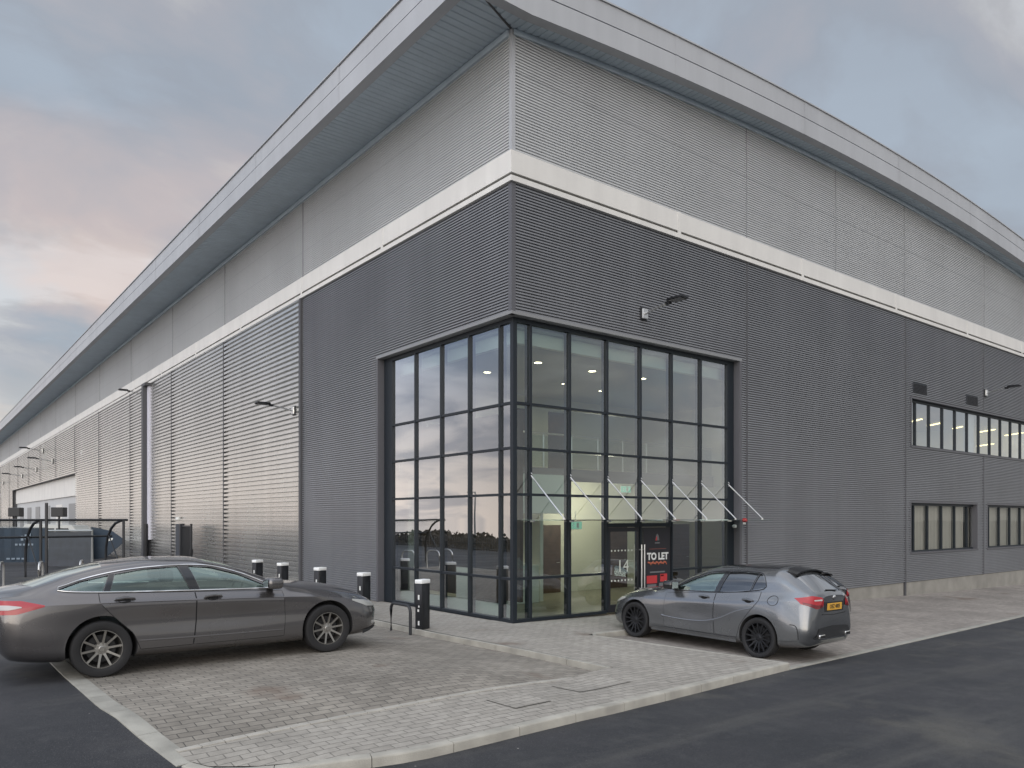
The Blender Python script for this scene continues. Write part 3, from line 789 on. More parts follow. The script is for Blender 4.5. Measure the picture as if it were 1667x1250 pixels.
# ceiling lights of the hall
def downlight(x, y, z, label, energy=0, wide=130):
    o = empty('ceiling_light', label, 'ceiling light', (x, y, z), group='round downlights in the glazed hall')
    c = MB().lathe([(.0001, -.006), (.105, -.006), (.105, -.002), (.0001, -.002)], 20, 'z'); c.build('diffuser', 'downlight_glow', o)
    c = MB().lathe([(.107, -.010), (.135, -.010), (.14, 0), (.107, 0), (.107, -.010)], 20, 'z'); c.build('bezel', 'white_plastic', o)
    if energy:
        l = bpy.data.lights.new('lamp', 'POINT' if wide > 160 else 'SPOT'); l.energy = energy
        if wide <= 160: l.spot_size = R(wide); l.spot_blend = .6
        l.shadow_soft_size = .09; l.color = (1, .88, .70)
        lo = bpy.data.objects.new('lamp', l); COL.objects.link(lo); lo.parent = o; lo.location = (0, 0, -.03 if wide <= 160 else -.16)
LT = [(3.27, 3.01, 'round downlight high in the hall, nearest the glazed corner post'), (5.30, 2.98, 'round downlight high in the hall, in the second wide bay right of the corner'),
      (6.06, 5.0, 'round downlight low in the top glazing row, between the two brighter ones'), (9.61, 8.4, 'round downlight just below the topmost glazing bar, deep in the hall'),
      (7.33, 2.88, 'round downlight seen beside the fourth mullion right of the corner'), (3.0, 5.0, 'round downlight seen through the reflecting left glazing near the corner'),
      (7.95, 5.25, 'tiny round downlight in the top glazing row near the third mullion')]
for x, y, l in LT: downlight(x, y, HZ, l, 48)
downlight(2.15, 4.9, MZ-.43 if False else 2.449, 'round downlight under the bulkhead above the beige reception wall', 130)
downlight(6.2, 3.4, 2.92, 'warm round downlight hanging low behind the glass above the entrance doors', 120, 172)
rose = MB(); rose.tube([(6.2, 3.4, 2.93), (6.2, 3.4, HZ)], .012, 6); tag(rose.build('light_cable', 'black_plastic'), 'thin cable holding the low warm light in the hall', 'cable')
for x, y, z, l in ((8.63, 4.85, 3.30, 'green exit sign on the hall wall above the entrance doors'), (4.73, 3.1, 2.12, 'green exit sign left of the entrance doors under the canopy')):
    o = empty('exit_sign', l, 'exit sign', (x, y, z), group='green exit signs in the hall')
    c = MB(); c.rbox((-.25, -.04, -.12), (.25, .0, .12), .01); c.build('housing', 'white_plastic', o)
    c = MB(); c.box((-.23, -.044, -.10), (.23, -.041, .10)); c.build('panel', 'exit_glow', o)
    # running figure and arrow drawn as plain shapes
    c = MB(); c.prism([(-.14, -.046, -.05), (-.10, -.046, .0), (-.14, -.046, .05), (-.12, -.046, .05), (-.07, -.046, .0), (-.12, -.046, -.05)], (0, .001, 0)); c.box((.02, -.046, -.07), (.12, -.0455, .07)); c.build('symbol', 'white_plastic', o)
    if z < 2.5:
        c = MB(); c.tube([(0, -.02, .12), (0, -.02, .40)], .01, 6); c.build('hanger', 'steel', o)

# ---- ribbon window and lower windows of the gable
def window(u0, u1, z0, z1, mull, blinds):
    f = MB(); d = .02
    f.box((u0, -.05, z1-.07), (u1, .2, z1)); f.box((u0, -.07, z0), (u1, .2, z0+.06)); f.box((u0, -.05, z0+.06), (u0+.07, .2, z1-.07)); f.box((u1-.07, -.05, z0+.06), (u1, .2, z1-.07))
    o = f.build('window', 'dark_flashing', WH)
    g = MB(); g.box((u0+.07, .11, z1-.16), (u1-.07, .19, z1-.07)); g.box((u0+.07, .11, z0+.06), (u1-.07, .19, z0+.12))
    for m_ in mull: g.box((m_-.035, .10, z0+.12), (m_+.035, .192, z1-.16))
    g.build('frame', 'frame_metal', o)
    ed = [u0+.07]+mull+[u1-.07]
    for a, b in zip(ed, ed[1:]):
        q = MB(); q.quad((a, .15, z0+.1), (b, .15, z0+.1), (b, .15, z1-.12), (a, .15, z1-.12)); q.build('glass_pane', 'blind_glass' if blinds else 'window_glass', o)
    if blinds:
        for a, b in zip(ed, ed[1:]):
            if b-a < .3: continue
            q = MB(); nn = 9
            for k in range(nn):
                x0 = a+.03+(b-a-.06)*k/nn; x1 = a+.03+(b-a-.06)*(k+1)/nn-.012
                q.quad((x0, .24, z0+.1), (x1, .25, z0+.1), (x1, .25, z1-.1), (x0, .24, z1-.1))
            q.build('blind', 'blind', o)
        q = MB(); q.box((u0, .6, z0-.1), (u1, .65, z1+.1)); q.build('inner_wall', 'blind_slat', o)
    return o
MU = [19.2, 20.35, 21.5, 22.65, 23.8, 24.95, 26.1, 27.25, 28.4, 29.55, 30.5]
window(*WIN_U, MU, False)
for w in WIN_L: window(w[0], w[1], w[2], w[3], [w[0]+.6, w[0]+1.75, w[0]+2.95, w[0]+4.15, w[0]+5.3], True)
h = MB(); h.box((18.2, .2, 4.3), (WW-.12, 9, 4.45)); h.build('office_floor', 'grey_band', WH)
h = MB(); h.box((18.2, .2, 7.05), (WW-.12, 9, 7.15)); h.build('office_ceiling', 'ceiling', WH)
h = MB(); h.box((18.2, 9, 4.45), (WW-.12, 9.1, 7.05)); h.box((18.1, .2, 4.45), (18.2, 9, 7.05)); h.box((WW-.2, .2, 4.46), (WW-.121, 8.99, 7.04)); h.build('office_wall', 'white_plaster', WH)
h = MB(); h.box((24.0, .3, 4.46), (24.9, .36, 6.9)); h.build('office_partition', 'white_plaster', WH)
OF = [(27.5, 3.9, 7.05), (29.7, 3.9, 7.05), (27.2, 6.8, 7.05), (30.4, 6.8, 7.05), (31.9, 3.6, 7.05), (25.0, 3.9, 7.05), (23.9, 6.8, 7.05), (31.6, 6.8, 7.05), (32.2, 2.5, 6.78), (32.1, 1.25, 6.50), (31.9, 2.45, 6.05)]
for i, (x, y, z) in enumerate(OF):
    o = empty('office_light', 'yellowish tube light in the office behind the ribbon window', 'ceiling light', (x, y, z), R(52), group='tube lights behind the ribbon window')
    c = MB(); c.rbox((-.62, -.07, -.035), (.62, .07, -.002), .01); c.build('housing', 'white_plastic', o)
    c = MB(); c.rbox((-.62, -.075, -.075), (.62, .075, -.036), .01); c.build('diffuser', 'tube_glow', o)

# ---- loading dock recess far down the long wall
dk = MB(); dk.box((.30, DOCK[0], 4.2), (.34, DOCK[1], 5.9)); dk.build('dock_header', 'white_trim', WH)
dk = MB(); dk.box((.42, DOCK[0], -.5), (.46, DOCK[1], 4.2)); dk.build('dock_wall', 'grey_cladding', WH)
dk = MB(); dk.box((-.03, DOCK[0]-.15, 5.86), (.34, DOCK[1]+.15, 6.0)); dk.box((-.03, DOCK[1], 0), (.46, DOCK[1]+.18, 5.86)); dk.box((.12, DOCK[0]-.02, 0), (.46, DOCK[0], 5.86)); dk.build('dock_flashing', 'joint', WH)
for k in range(6):
    y = 58+k*7.2
    dk = MB(); dk.box((.36, y, 0), (.42, y+3.2, 3.6)); dk.build('dock_door', 'white_trim' if k == 1 else 'light_flashing', WH)
# personnel door with lamp and black gate on the long wall
d = MB(); d.box((-.08, 25.45, -.1), (.0, 26.45, 2.15)); o = d.build('door', 'dark_flashing', WH)
d = MB(); d.box((-.1, 25.53, -.05), (-.081, 26.37, 2.07)); d.build('leaf', 'grey_band', o)
# ------------------------------------------------------------------ things fixed to or standing by the building
def floodlight(x, y, z, rot, label):
    o = empty('floodlight', label, 'floodlight', (x, y, z), rot, group='floodlights on arms along the warehouse walls')
    b = MB(); b.rbox((-.12, -.03, -.16), (.12, .0, .16), .01); b.build('wall_plate', 'black_plastic', o)
    b = MB(); b.rbox((-.10, -.09, -.13), (.10, -.031, .13), .02); b.build('junction_box', 'steel', o)
    b = MB(); b.tube([(0, -.08, 0), (0, -.40, .06), (0, -.78, .11)], [.028, .026, .024], 8); b.build('arm', 'steel', o, smooth=40)
    b = MB(); b.rbox((-.055, -.88, .075), (.055, -.74, .15), .015); b.rbox((-.15, -1.32, .115), (.15, -.86, .19), .03); b.build('lamp_head', 'black_plastic', o, smooth=40)
    b = MB(); b.box((-.12, -1.28, .110), (.12, -.92, .1149)); b.build('lens', 'poster_grey', o)
    return o
floodlight(4.13, -.05, 7.42, 0, 'floodlight on an arm above the corner glazing on the gable wall')
floodlight(25.1, -.054, 7.57, 0, 'floodlight on an arm above the ribbon window, beside a louvre')
floodlight(-.09, 11.75, 5.95, R(-90), 'floodlight on an arm on the silver wall, beside the dark cladding edge')
floodlight(-.09, 32.6, 9.15, R(-90), 'floodlight on an arm right under the white band, beside the pale fin')
for y, z, l in ((72.9, 8.86, 'distant floodlight just below the white band, nearest the band of the far ones'), (66.6, 7.5, 'distant floodlight on the silver wall above the right end of the loading recess'),
                (77.6, 7.3, 'distant floodlight on the silver wall above the middle of the loading recess'), (90, 7.2, 'distant floodlight above the left half of the loading recess'), (112, 7.2, 'farthest floodlight, at the left edge of the photo')):
    o = floodlight(-.09, y, z, R(-90), l); o.scale = (1.5, 1.5, 1.5) if y > 60 else (1, 1, 1)

# glass entrance canopy
CN = empty('entrance_canopy', 'flat glass entrance canopy hung on seven thin steel rods in front of the doors', 'canopy', (0, .2, 2.28))
b = MB(); b.box((.40, -1.28, -.009), (8.15, -.06, .009)); b.build('glass_panel', 'canopy_glass', CN)
RX = [.66, 1.85, 3.08, 4.27, 5.47, 6.67, 7.87]
for x in RX:
    b = MB(); b.tube([(x, -.055, 1.0), (x, -1.16, .035)], .016, 8); b.lathe([(.0001, 0), (.03, 0), (.03, .02), (.0001, .02)], 10, 'z')
    n0 = len(b.v)-40
    for i in range(n0, len(b.v)): p = b.v[i]; b.v[i] = (p[0]+x, p[1]-1.16, p[2]+.012)
    b.build('tie_rod', 'steel', CN, smooth=40)
    b = MB(); b.tube([(x, -.053, 1.06), (x, -.09, 1.03), (x, -.085, .96), (x, -.053, .94)], .012, 6); b.build('rod_bracket', 'steel', CN, smooth=40)
    b = MB(); b.rbox((x-.03, -.16, -.05), (x+.03, -.055, -.010), .006); b.build('glass_clamp', 'steel', CN)

b = empty('alarm_sounder', 'small red alarm sounder on the dark wall right of the glazing', 'alarm', (8.32, -.05, 2.27))
c = MB().lathe([(.0001, -.10), (.03, -.10), (.05, -.075), (.055, -.02), (.055, 0), (.0001, 0)], 14).xf(Matrix.Diagonal((1.3, 1, 1, 1))); c.build('dome', 'red_plastic', b, smooth=40)
c = MB(); c.rbox((-.06, -.025, -.12), (.06, 0, -.06), .008); c.build('base', 'white_plastic', b)
b = empty('spotlight', 'small white spotlight at the right end of the glazing, below the canopy', 'spotlight', (8.05, .14, 2.1))
c = MB().lathe([(.0001, -.12), (.045, -.12), (.05, -.04), (.02, 0), (.0001, 0)], 12); c.build('lamp_head', 'white_plastic', b, smooth=40)
b = empty('door_lamp', 'small white bulkhead lamp above the grey door in the silver wall', 'wall lamp', (-.05, 25.9, 2.32))
c = MB(); c.rbox((-.14, -.16, -.07), (0, .16, .07), .03, 3); c.build('diffuser', 'white_plastic', b, smooth=40)

# charging posts
def post(x, y, label):
    z = zg(x, y)
    o = empty('charging_post', label, 'charging post', (x, y, z), R(20), group='black charging posts in front of the long wall')
    b = MB(); b.rbox((-.14, -.09, 0), (.14, .09, .95), .02); b.build('body', 'black_plastic', o, smooth=40)
    b = MB(); b.rbox((-.145, -.095, .951), (.145, .095, 1.035), .012); b.build('cap', 'cap_white', o, smooth=40)
    b = MB(); b.box((-.06, -.0955, .25), (.06, -.091, .80)); b.build('front_panel', 'black_steel', o)
    b = MB(); b.box((-.144, -.03, .09), (-.1405, .01, .18)); b.box((-.144, -.02, .37), (-.1405, .02, .42)); b.box((-.144, -.03, .46), (-.1405, .0, .50)); b.box((-.144, -.03, .62), (-.1405, .01, .72)); b.build('white_mark', 'white_plastic', o)
    return o
mat('cap_white', (.82, .83, .82), .35)
for x, y, l in ((-1.88, .63, 'tall black charging post with white cap nearest the glazed corner, beside the hoop'), (-1.86, 3.3, 'charging post with white cap in front of the dark cladding, left of the hoop'),
                (-1.84, 5.8, 'charging post with white cap rising behind the bonnet of the dark saloon'), (-1.82, 8.4, 'second charging post from the left, half hidden by the dark saloon'), (-1.8, 10.5, 'leftmost charging post, only its cap and top above the saloon roof')):
    post(x, y, l)
hz = zg(-2.25, .9)-.1
o = empty('hoop_barrier', 'low black steel hoop barrier beside the nearest charging post', 'hoop barrier', (-2.25, .9, hz), R(-90))
pts = [(-.40, 0, -.1), (-.40, 0, .46)]+[(-.40+.13*(1-math.cos(a)), 0, .46+.13*math.sin(a)) for a in (R(22), R(45), R(68), R(90))]
pts += [(-p[0], 0, p[2]) for p in reversed(pts)]
MB().tube(pts, .032, 10).build('hoop', 'black_steel', o, smooth=40)

# steel gate posts by the personnel door
o = empty('bin_gate', 'narrow black steel gate standing by the silver wall behind the saloon', 'gate', (-.6, 23.4, zg(-.6, 23.4)))
b = MB(); b.box((-.09, -.09, -.1), (.09, .09, 2.1)); b.box((-.04, -1.5, -.1), (.04, -1.42, 2.1)); b.box((-.03, -1.42, 1.95), (.03, -.09, 2.02)); b.build('post', 'black_steel', o)
b = MB()
for k in range(12): b.box((-.012, -1.36+k*.105, .1), (.012, -1.34+k*.105, 1.95))
b.build('bar', 'black_steel', o); b = MB(); b.rbox((-.06, -1.55, .75), (.06, -1.40, 1.0), .01); b.build('lock_box', 'black_plastic', o)

# inspection covers let into the paving
mat('cover_steel', (.17, .165, .15), .7, .2, (8, .2)); mat('cover_edge', (.13, .12, .105), .7)
for x, y, l, w in ((-4.3, -5.62, 'small paved inspection cover with dark edge, left one in the front paving strip', .62), (-2.75, -5.33, 'long paved inspection cover with dark edge, right one in the front paving strip', 1.1)):
    z = zg(x, y)+ramp_off(x, y); o = empty('inspection_cover', l, 'inspection cover', (x, y, z), R(5), group='inspection covers in the front paving strip')
    def draped(x0, x1, y0, y1, dz):
        q = MB(); n_ = 6; m4 = Matrix.Translation((x, y, 0)) @ Matrix.Rotation(R(5), 4, 'Z')
        for j in range(n_+1):
            for i in range(n_+1):
                lx, ly = x0+(x1-x0)*i/n_, y0+(y1-y0)*j/n_; wp = m4 @ Vector((lx, ly, 0)); q.v.append((lx, ly, zg(wp.x, wp.y)+ramp_off(wp.x, wp.y)-z+dz))
        q.f = [(j*(n_+1)+i, j*(n_+1)+i+1, (j+1)*(n_+1)+i+1, (j+1)*(n_+1)+i) for j in range(n_) for i in range(n_)]; return q
    draped(-w/2, w/2, -.27, .27, .004).build('frame', 'cover_edge', o)
    draped(-w/2+.010, w/2-.010, -.26, .26, .008).build('lid', 'path_setts', o)
# silver cycle hoops
for x, y, l in ((-8.05, 15.54, 'galvanised cycle hoop at the left edge of the photo'), (-7.05, 15.0, 'galvanised cycle hoop in front of the dark shelter post'), (-5.9, 15.13, 'galvanised cycle hoop peeping over the boot of the saloon')):
    z = zg(x, y)-.1
    o = empty('cycle_hoop', l, 'cycle stand', (x, y, z), R(75), group='galvanised cycle hoops by the shelter')
    pts = [(-.35, 0, -.1), (-.35, 0, .55)]+[(-.35+.22*(1-math.cos(a)), 0, .55+.22*math.sin(a)) for a in (R(22), R(45), R(68), R(90))]
    pts += [(-p[0], 0, p[2]) for p in reversed(pts)]
    MB().tube(pts, .034, 8).build('tube', 'steel', o, smooth=40)

# cycle shelter
SX, SY = -3.95, 18.65; sz = zg(SX, SY)-.1
o = empty('cycle_shelter', 'open cycle shelter with black curved frames and clear sheets', 'shelter', (SX, SY, sz), R(8))
glass('clear_sheet', (.93, .95, .94), (.02, 5))
def arc(x): return [(x, 1.9, -.1), (x, 1.9, .6), (x, 1.85, 1.1), (x, 1.65, 1.5), (x, 1.3, 1.82), (x, .85, 2.02), (x, .3, 2.12), (x, -.05, 2.14)]
for x in (0, -2.75, -5.5):
    b = MB(); b.tube(arc(x), .05, 8); b.tube([(x, 0, -.1), (x, 0, 2.14)], .05, 8); b.tube([(x, .1, .2), (x, 1.55, 1.55)], .028, 6); b.build('frame', 'black_steel', o, smooth=40)
b = MB()
for yy, zz in ((0, 2.15), (1.66, 1.52)): b.tube([(.15, yy, zz), (-5.7, yy, zz)], .04, 8)
b.build('rail', 'black_steel', o, smooth=40)
b = MB(); A = arc(0)[1:]
for p, q in zip(A, A[1:]): b.quad((0, p[1]+.05, p[2]+.03), (-5.5, p[1]+.05, p[2]+.03), (-5.5, q[1]+.05, q[2]+.03), (0, q[1]+.05, q[2]+.03))
b.build('sheet', 'clear_sheet', o)
b = MB(); b.tube([(0, 0, -.1), (0, 0, 2.75)], .05, 8); tag(b.build('steel_post', 'black_steel', loc=(-6.52, 18.1, sz)), 'slim black post rising above the left part of the cycle shelter', 'post')

# site fence with dark blue covers behind the shelter
mat('blue_cover', (.026, .042, .064), .7, 0, (.8, .25)); mat('dark_mesh', (.055, .062, .075), .6, 0, (3, .2)); mat('galvanised', (.36, .37, .37), .4, .6)
mat('brown_clay', (.26, .17, .12), .8, 0, (2, .2)); mat('pale_paint', (.62, .62, .60), .45); mat('cover_print', (.22, .27, .33), .7)
def fence_panel(x0, y0, x1, y1, h, m, label, marks=0):
    a = math.atan2(y1-y0, x1-x0); L = math.hypot(x1-x0, y1-y0); z = zg(x0, y0)-.11
    o = empty('fence_panel', label, 'fence panel', (x0, y0, z), a, group='covered site fence panels behind the shelter')
    b = MB(); b.tube([(0, 0, 0), (0, 0, h), (L, 0, h), (L, 0, 0)], .022, 6); b.build('frame', 'galvanised', o, smooth=40)
    b = MB(); nx = 16
    for i in range(nx):
        x, w = L*i/nx, L*(i+1)/nx; d0, d1 = .03*math.sin(i*1.9)-.03, .03*math.sin((i+1)*1.9)-.03
        b.quad((x, d0, .12), (w, d1, .12), (w, d1, h-.03), (x, d0, h-.03))
    c = b.build('cover', m, o, smooth=60)
    if marks:
        b = MB()
        for k in range(3): b.box((L*.55+k*.16, -.072, h-.62+.06*k), (L*.55+k*.16+.11, -.065, h-.40+.06*k))
        for k in range(5): b.box((L*.45+k*.17, -.072, h-.85), (L*.45+k*.17+.11, -.065, h-.76))
        for k in range(4): b.box((L*.3+k*.22, -.072, h-1.5), (L*.3+k*.22+.15, -.065, h-1.42))
        b.build('faded_print', 'cover_print', c)
    return o
fence_panel(-10.5, 31.0, -7.4, 29.9, 1.75, 'dark_mesh', 'dark grey covered fence panel at the left edge of the photo')
fence_panel(-7.35, 29.9, -5.2, 28.6, 1.75, 'blue_cover', 'blue covered fence panel with faded white print left of the shelter post', 1)
o = empty('mesh_gate', 'dark mesh gate panel in a pale galvanised frame behind the shelter', 'gate', (-5.5, 26.3, zg(-5.5, 26.3)-.11), math.atan2(-1.2, 1.6))
b = MB(); b.tube([(0, 0, .05), (0, 0, 1.62), (1.98, 0, 1.62), (1.98, 0, .05)], .06, 6); b.build('frame', 'galvanised', o)
b = MB(); b.box((.06, -.01, .05), (1.92, .01, 1.57)); b.build('infill', 'dark_mesh', o)
# blue pennant shaped sheet
o = empty('pointed_sheet', 'pointed dark blue sheet with a small white mark, right of the mesh gate', 'sheet', (-3.9, 25.6, zg(-3.9, 25.6)), math.atan2(-1.2, 1.6))
b = MB(); b.prism([(0, 0, .25), (.65, 0, .35), (1.55, 0, 1.12), (.95, 0, 1.55), (0, 0, 1.75)], (0, .03, 0)); b.build('cloth', 'blue_cover', o)
b = MB(); b.prism([(.78, -.006, 1.10), (.95, -.006, 1.14), (1.0, -.006, 1.24), (.82, -.006, 1.22)], (0, .004, 0)); b.build('white_mark', 'white_plastic', o)
b = MB(); b.tube([(0, .015, -.3), (0, .015, 1.75)], .03, 6); b.build('pole', 'galvanised', o)
# stack of clay blocks and a parked white van, seen over the fence
o = empty('block_stack', 'brown stack of clay blocks seen over the covered fence', 'block stack', (-5.7, 38.4, 0))
b = MB(); random.seed(3)
for k in range(4):
    for i in range(5): b.rbox((-1.1+i*.44+.01*(k % 2), -.5, k*.45+.02), (-1.1+i*.44+.42, .5, k*.45+.44), .02)
b.build('blocks', 'brown_clay', o)
o = empty('white_van', 'white van with dark windows, only its top visible over the mesh gate', 'van', (-2.6, 41.0, 0), R(-37))
b = MB(); b.prism([(-2.2, -.9, .45), (1.9, -.9, .45), (2.3, -.9, .9), (2.2, -.9, 1.05), (1.35, -.9, 1.2), (.75, -.9, 1.92), (-2.0, -.9, 2.0), (-2.2, -.9, 1.8)], (0, 1.8, 0)); v = b.build('body', 'pale_paint', o)
b = MB()
for x0, x1, z0, z1 in ((-.2, .62, 1.25, 1.75), (-1.0, -.3, 1.25, 1.75), (-1.9, -1.1, 1.25, 1.75)): b.prism([(x0, -.905, z0), (x1+.2*(x0 > -.3), -.905, z0), (x1-.1*(x0 > -.3), -.905, z1), (x0, -.905, z1)], (0, -.01, 0))
b.build('window', 'black_plastic', o)
for x in (-1.4, 1.4): b = MB(); b.lathe([(.0001, -.95), (.2, -.95), (.33, -.93), (.33, -.72), (.0001, -.72)], 20); b.v = [(p[0]+x, p[1], p[2]+.33) for p in b.v]; b.build('wheel', 'black_plastic', o)
for x, y, l in ((-5.92, 34.2, 'dark equipment box on a steel post, left of the tall black post'), (-4.47, 30.5, 'dark equipment box on a steel post, right of the tall black post')):
    o = empty('equipment_box', l, 'equipment box', (x, y, zg(x, y)), R(-37), group='dark equipment boxes on posts by the dock')
    b = MB(); b.rbox((-.3, -.2, 2.15), (.3, .2, 2.62), .03); b.build('housing', 'black_plastic', o)
    b = MB(); b.tube([(0, 0, -.2), (0, 0, 2.16)], .05, 8); b.build('post', 'black_steel', o)

# palisade fence, hedge and lamp columns across the yard (seen mirrored in the glazing)
mat('hedge', (.060, .050, .040), .9, 0, (1.5, .4)); mat('palisade_paint', (.05, .048, .05), .6)
o = empty('palisade_fence', 'long dark palisade fence mirrored in the corner glazing', 'fence', (-19, 0, 0))
b = MB()
for k in range(250):
    y = -20+k*.26; z = zg(-19, y)-.1
    b.add([(-.02, y, z+.05), (.02, y, z+.05), (.02, y+.07, z+.05), (-.02, y+.07, z+.05), (-.02, y, z+.82), (.02, y, z+.82), (.02, y+.07, z+.82), (-.02, y+.07, z+.82), (0, y+.035, z+.92)],
          [(0,1,5,4), (1,2,6,5), (2,3,7,6), (3,0,4,7), (4,5,8), (5,6,8), (6,7,8), (7,4,8)])
b.build('pale', 'palisade_paint', o)
b = MB()
for z in (.3, .68): b.box((.03, -20, z), (.08, 45, z+.06))
b.build('rail', 'palisade_paint', o)
def hedge():
    rnd = random.Random(5); vs, fs = [], []
    for k in range(16000):
        y = rnd.uniform(-25, 85); hh = .75+.22*math.sin(y*.35)+.16*math.sin(y*.9+1)+.12*math.sin(y*2.3)
        x = -24+rnd.gauss(0, 1.1); z = zg(x, y)-.1+hh*rnd.random()**.7
        a, e, s = rnd.uniform(0, 6.28), rnd.uniform(-1, 1), rnd.uniform(.08, .2)
        u = Vector((math.cos(a), math.sin(a), 0)); w = Vector((-math.sin(a)*e, math.cos(a)*e, 1)).normalized(); p = Vector((x, y, z)); o_ = len(vs)
        vs += [p-u*s, p+w*s, p+u*s, p-w*s]; fs.append((o_, o_+1, o_+2, o_+3))
    mb = MB(); mb.v = [tuple(v) for v in vs]; mb.f = fs
    c = mb.build('hedge', 'hedge', fix=False); c['label'] = 'dark bare hedge beyond the palisade fence, mirrored in the glazing'; c['category'] = 'hedge'; kind(c, 'stuff')
hedge()
for y, l in ((40, 'taller grey lamp column mirrored in the left end of the glazing'), (30, 'grey lamp column mirrored in the second pane from the left')):
    o = empty('lamp_column', l, 'lamp column', (-27, y, 0), group='lamp columns across the yard')
    b = MB(); b.tube([(0, 0, -.2), (0, 0, 4.6)], [.09, .05], 8); b.build('column', 'galvanised', o, smooth=40)
    b = MB(); b.rbox((0, -.1, 4.55), (.7, .1, 4.64), .02); b.build('lantern', 'galvanised', o)
# ------------------------------------------------------------------ cars
def pchip(keys):
    xs = np.array([k[0] for k in keys], float); ys = np.array([k[1] for k in keys], float)
    h = np.diff(xs); d = np.diff(ys)/h; m = np.zeros(len(xs))
    m[0], m[-1] = d[0], d[-1]
    for i in range(1, len(xs)-1):
        if d[i-1]*d[i] > 0:
            w1, w2 = 2*h[i]+h[i-1], h[i]+2*h[i-1]
            m[i] = (w1+w2)/(w1/d[i-1]+w2/d[i])
    def f(x):
        x = min(max(x, xs[0]), xs[-1]); i = min(int(np.searchsorted(xs, x, 'right'))-1, len(h)-1); i = max(i, 0)
        t = (x-xs[i])/h[i]; a, b = ys[i], ys[i+1]
        return (2*t**3-3*t**2+1)*a+(t**3-2*t**2+t)*h[i]*m[i]+(-2*t**3+3*t**2)*b+(t**3-t**2)*h[i]*m[i+1]
    return f
class Shape:
    """car body as cross sections; keys give half widths and heights along x (rear axle 0, front +x)"""
    NAMES = ('zb', 'ws', 'z1', 'w1', 'z2', 'w2', 'zsh', 'wsh', 'zbelt', 'wb', 'zr', 'wr', 'zt')
    def __init__(s, K, x0, x1):
        s.fn = {k: pchip(K[k]) for k in s.NAMES}; s.x0, s.x1 = x0, x1
        u = np.linspace(0, 1, 150)
        # denser at both ends
        s.xs = x0+(x1-x0)*(u-.07*np.sin(2*np.pi*u)*1.0)
        s.R = np.array([s.ring(x) for x in s.xs]); s.nr = s.R.shape[1]
    def ctrl(s, x):
        g = {k: f(x) for k, f in s.fn.items()}
        zr, wr, zt, zb_, wb = g['zr'], g['wr'], g['zt'], g['zbelt'], g['wb']
        P = [(0, g['zb']), (g['ws']-.10, g['zb']), (g['ws'], g['zb']+.06), (g['w1'], g['z1']), (g['w2'], g['z2']), (g['wsh'], g['zsh']), (wb, zb_)]
        gh = max(zr-zb_, 0)
        P += [(wb+(wr-wb)*.52+.05*min(1, gh/.3), zb_+(zr-zb_)*.55), (wr, zr), (wr*.84, zr+(zt-zr)*.42), (wr*.5, zr+(zt-zr)*.80), (0, zt)]
        return P
    CNT = (2, 2, 4, 5, 5, 3, 6, 5, 4, 4, 5)
    def ring(s, x):
        P = s.ctrl(x); out = []; n = len(P)
        for i in range(n-1):
            p0 = P[max(i-1, 0)]; p1, p2 = P[i], P[i+1]; p3 = P[min(i+2, n-1)]
            if i+2 > n-1: p3 = (-P[n-2][0], P[n-2][1])
            tens = .5
            def tan(a, b, c):
                # soften across uneven spacing
                la = math.hypot(b[0]-a[0], b[1]-a[1])+1e-6; lb = math.hypot(c[0]-b[0], c[1]-b[1])+1e-6
                return ((b[0]-a[0])/la*lb/(la+lb)+(c[0]-b[0])/lb*la/(la+lb), (b[1]-a[1])/la*lb/(la+lb)+(c[1]-b[1])/lb*la/(la+lb))
            L = math.hypot(p2[0]-p1[0], p2[1]-p1[1])
            t1 = tan(p0, p1, p2) if i > 0 else (1, 0); t2 = tan(p1, p2, p3)
            if i in (0,): t1 = (1, 0); t2 = (1, 0)
            ch = ((p2[0]-p1[0])/(L_ := math.hypot(p2[0]-p1[0], p2[1]-p1[1])+1e-6), (p2[1]-p1[1])/L_)
            if i == 4: t2 = tuple(.25*q+.75*c for q, c in zip(t2, ch))      # keep the shoulder line crisp
            if i == 5: t1 = tuple(.25*q+.75*c for q, c in zip(t1, ch))
            k = s.CNT[i]
            for j in range(k):
                t = j/k
                a, b, c, d = 2*t**3-3*t**2+1, t**3-2*t**2+t, -2*t**3+3*t**2, t**3-t**2
                out.append((a*p1[0]+b*L*t1[0]+c*p2[0]+d*L*t2[0], a*p1[1]+b*L*t1[1]+c*p2[1]+d*L*t2[1]))
        out.append(P[-1]); return out
    def at(s, x):
        x = min(max(x, s.x0), s.x1); i = min(max(int(np.searchsorted(s.xs, x))-1, 0), len(s.xs)-2)
        t = (x-s.xs[i])/(s.xs[i+1]-s.xs[i]); return s.R[i]*(1-t)+s.R[i+1]*t
    def side(s, x, z):
        r = s.at(x); a, b = 4, sum(s.CNT[:8])
        return float(np.interp(z, np.maximum.accumulate(r[a:b+1, 1]), r[a:b+1, 0]))
    def top(s, x, y):
        r = s.at(x); a = sum(s.CNT[:6]); q = r[a:]
        return float(np.interp(abs(y), np.maximum.accumulate(q[::-1, 0]), q[::-1, 1]))
    def inside(s, x, y, z):
        if x < s.x0 or x > s.x1: return False
        r = s.at(x)
        if z < r[0][1] or z > s.top(x, y): return False
        return abs(y) < s.side(x, z)+1e-6
    def end(s, y, z, sign, xm):
        a, b = (s.x0 if sign < 0 else s.x1), xm
        if s.inside(a, y, z): return a
        for _ in range(24):
            m = (a+b)/2
            if s.inside(m, y, z): b = m
            else: a = m
        return b
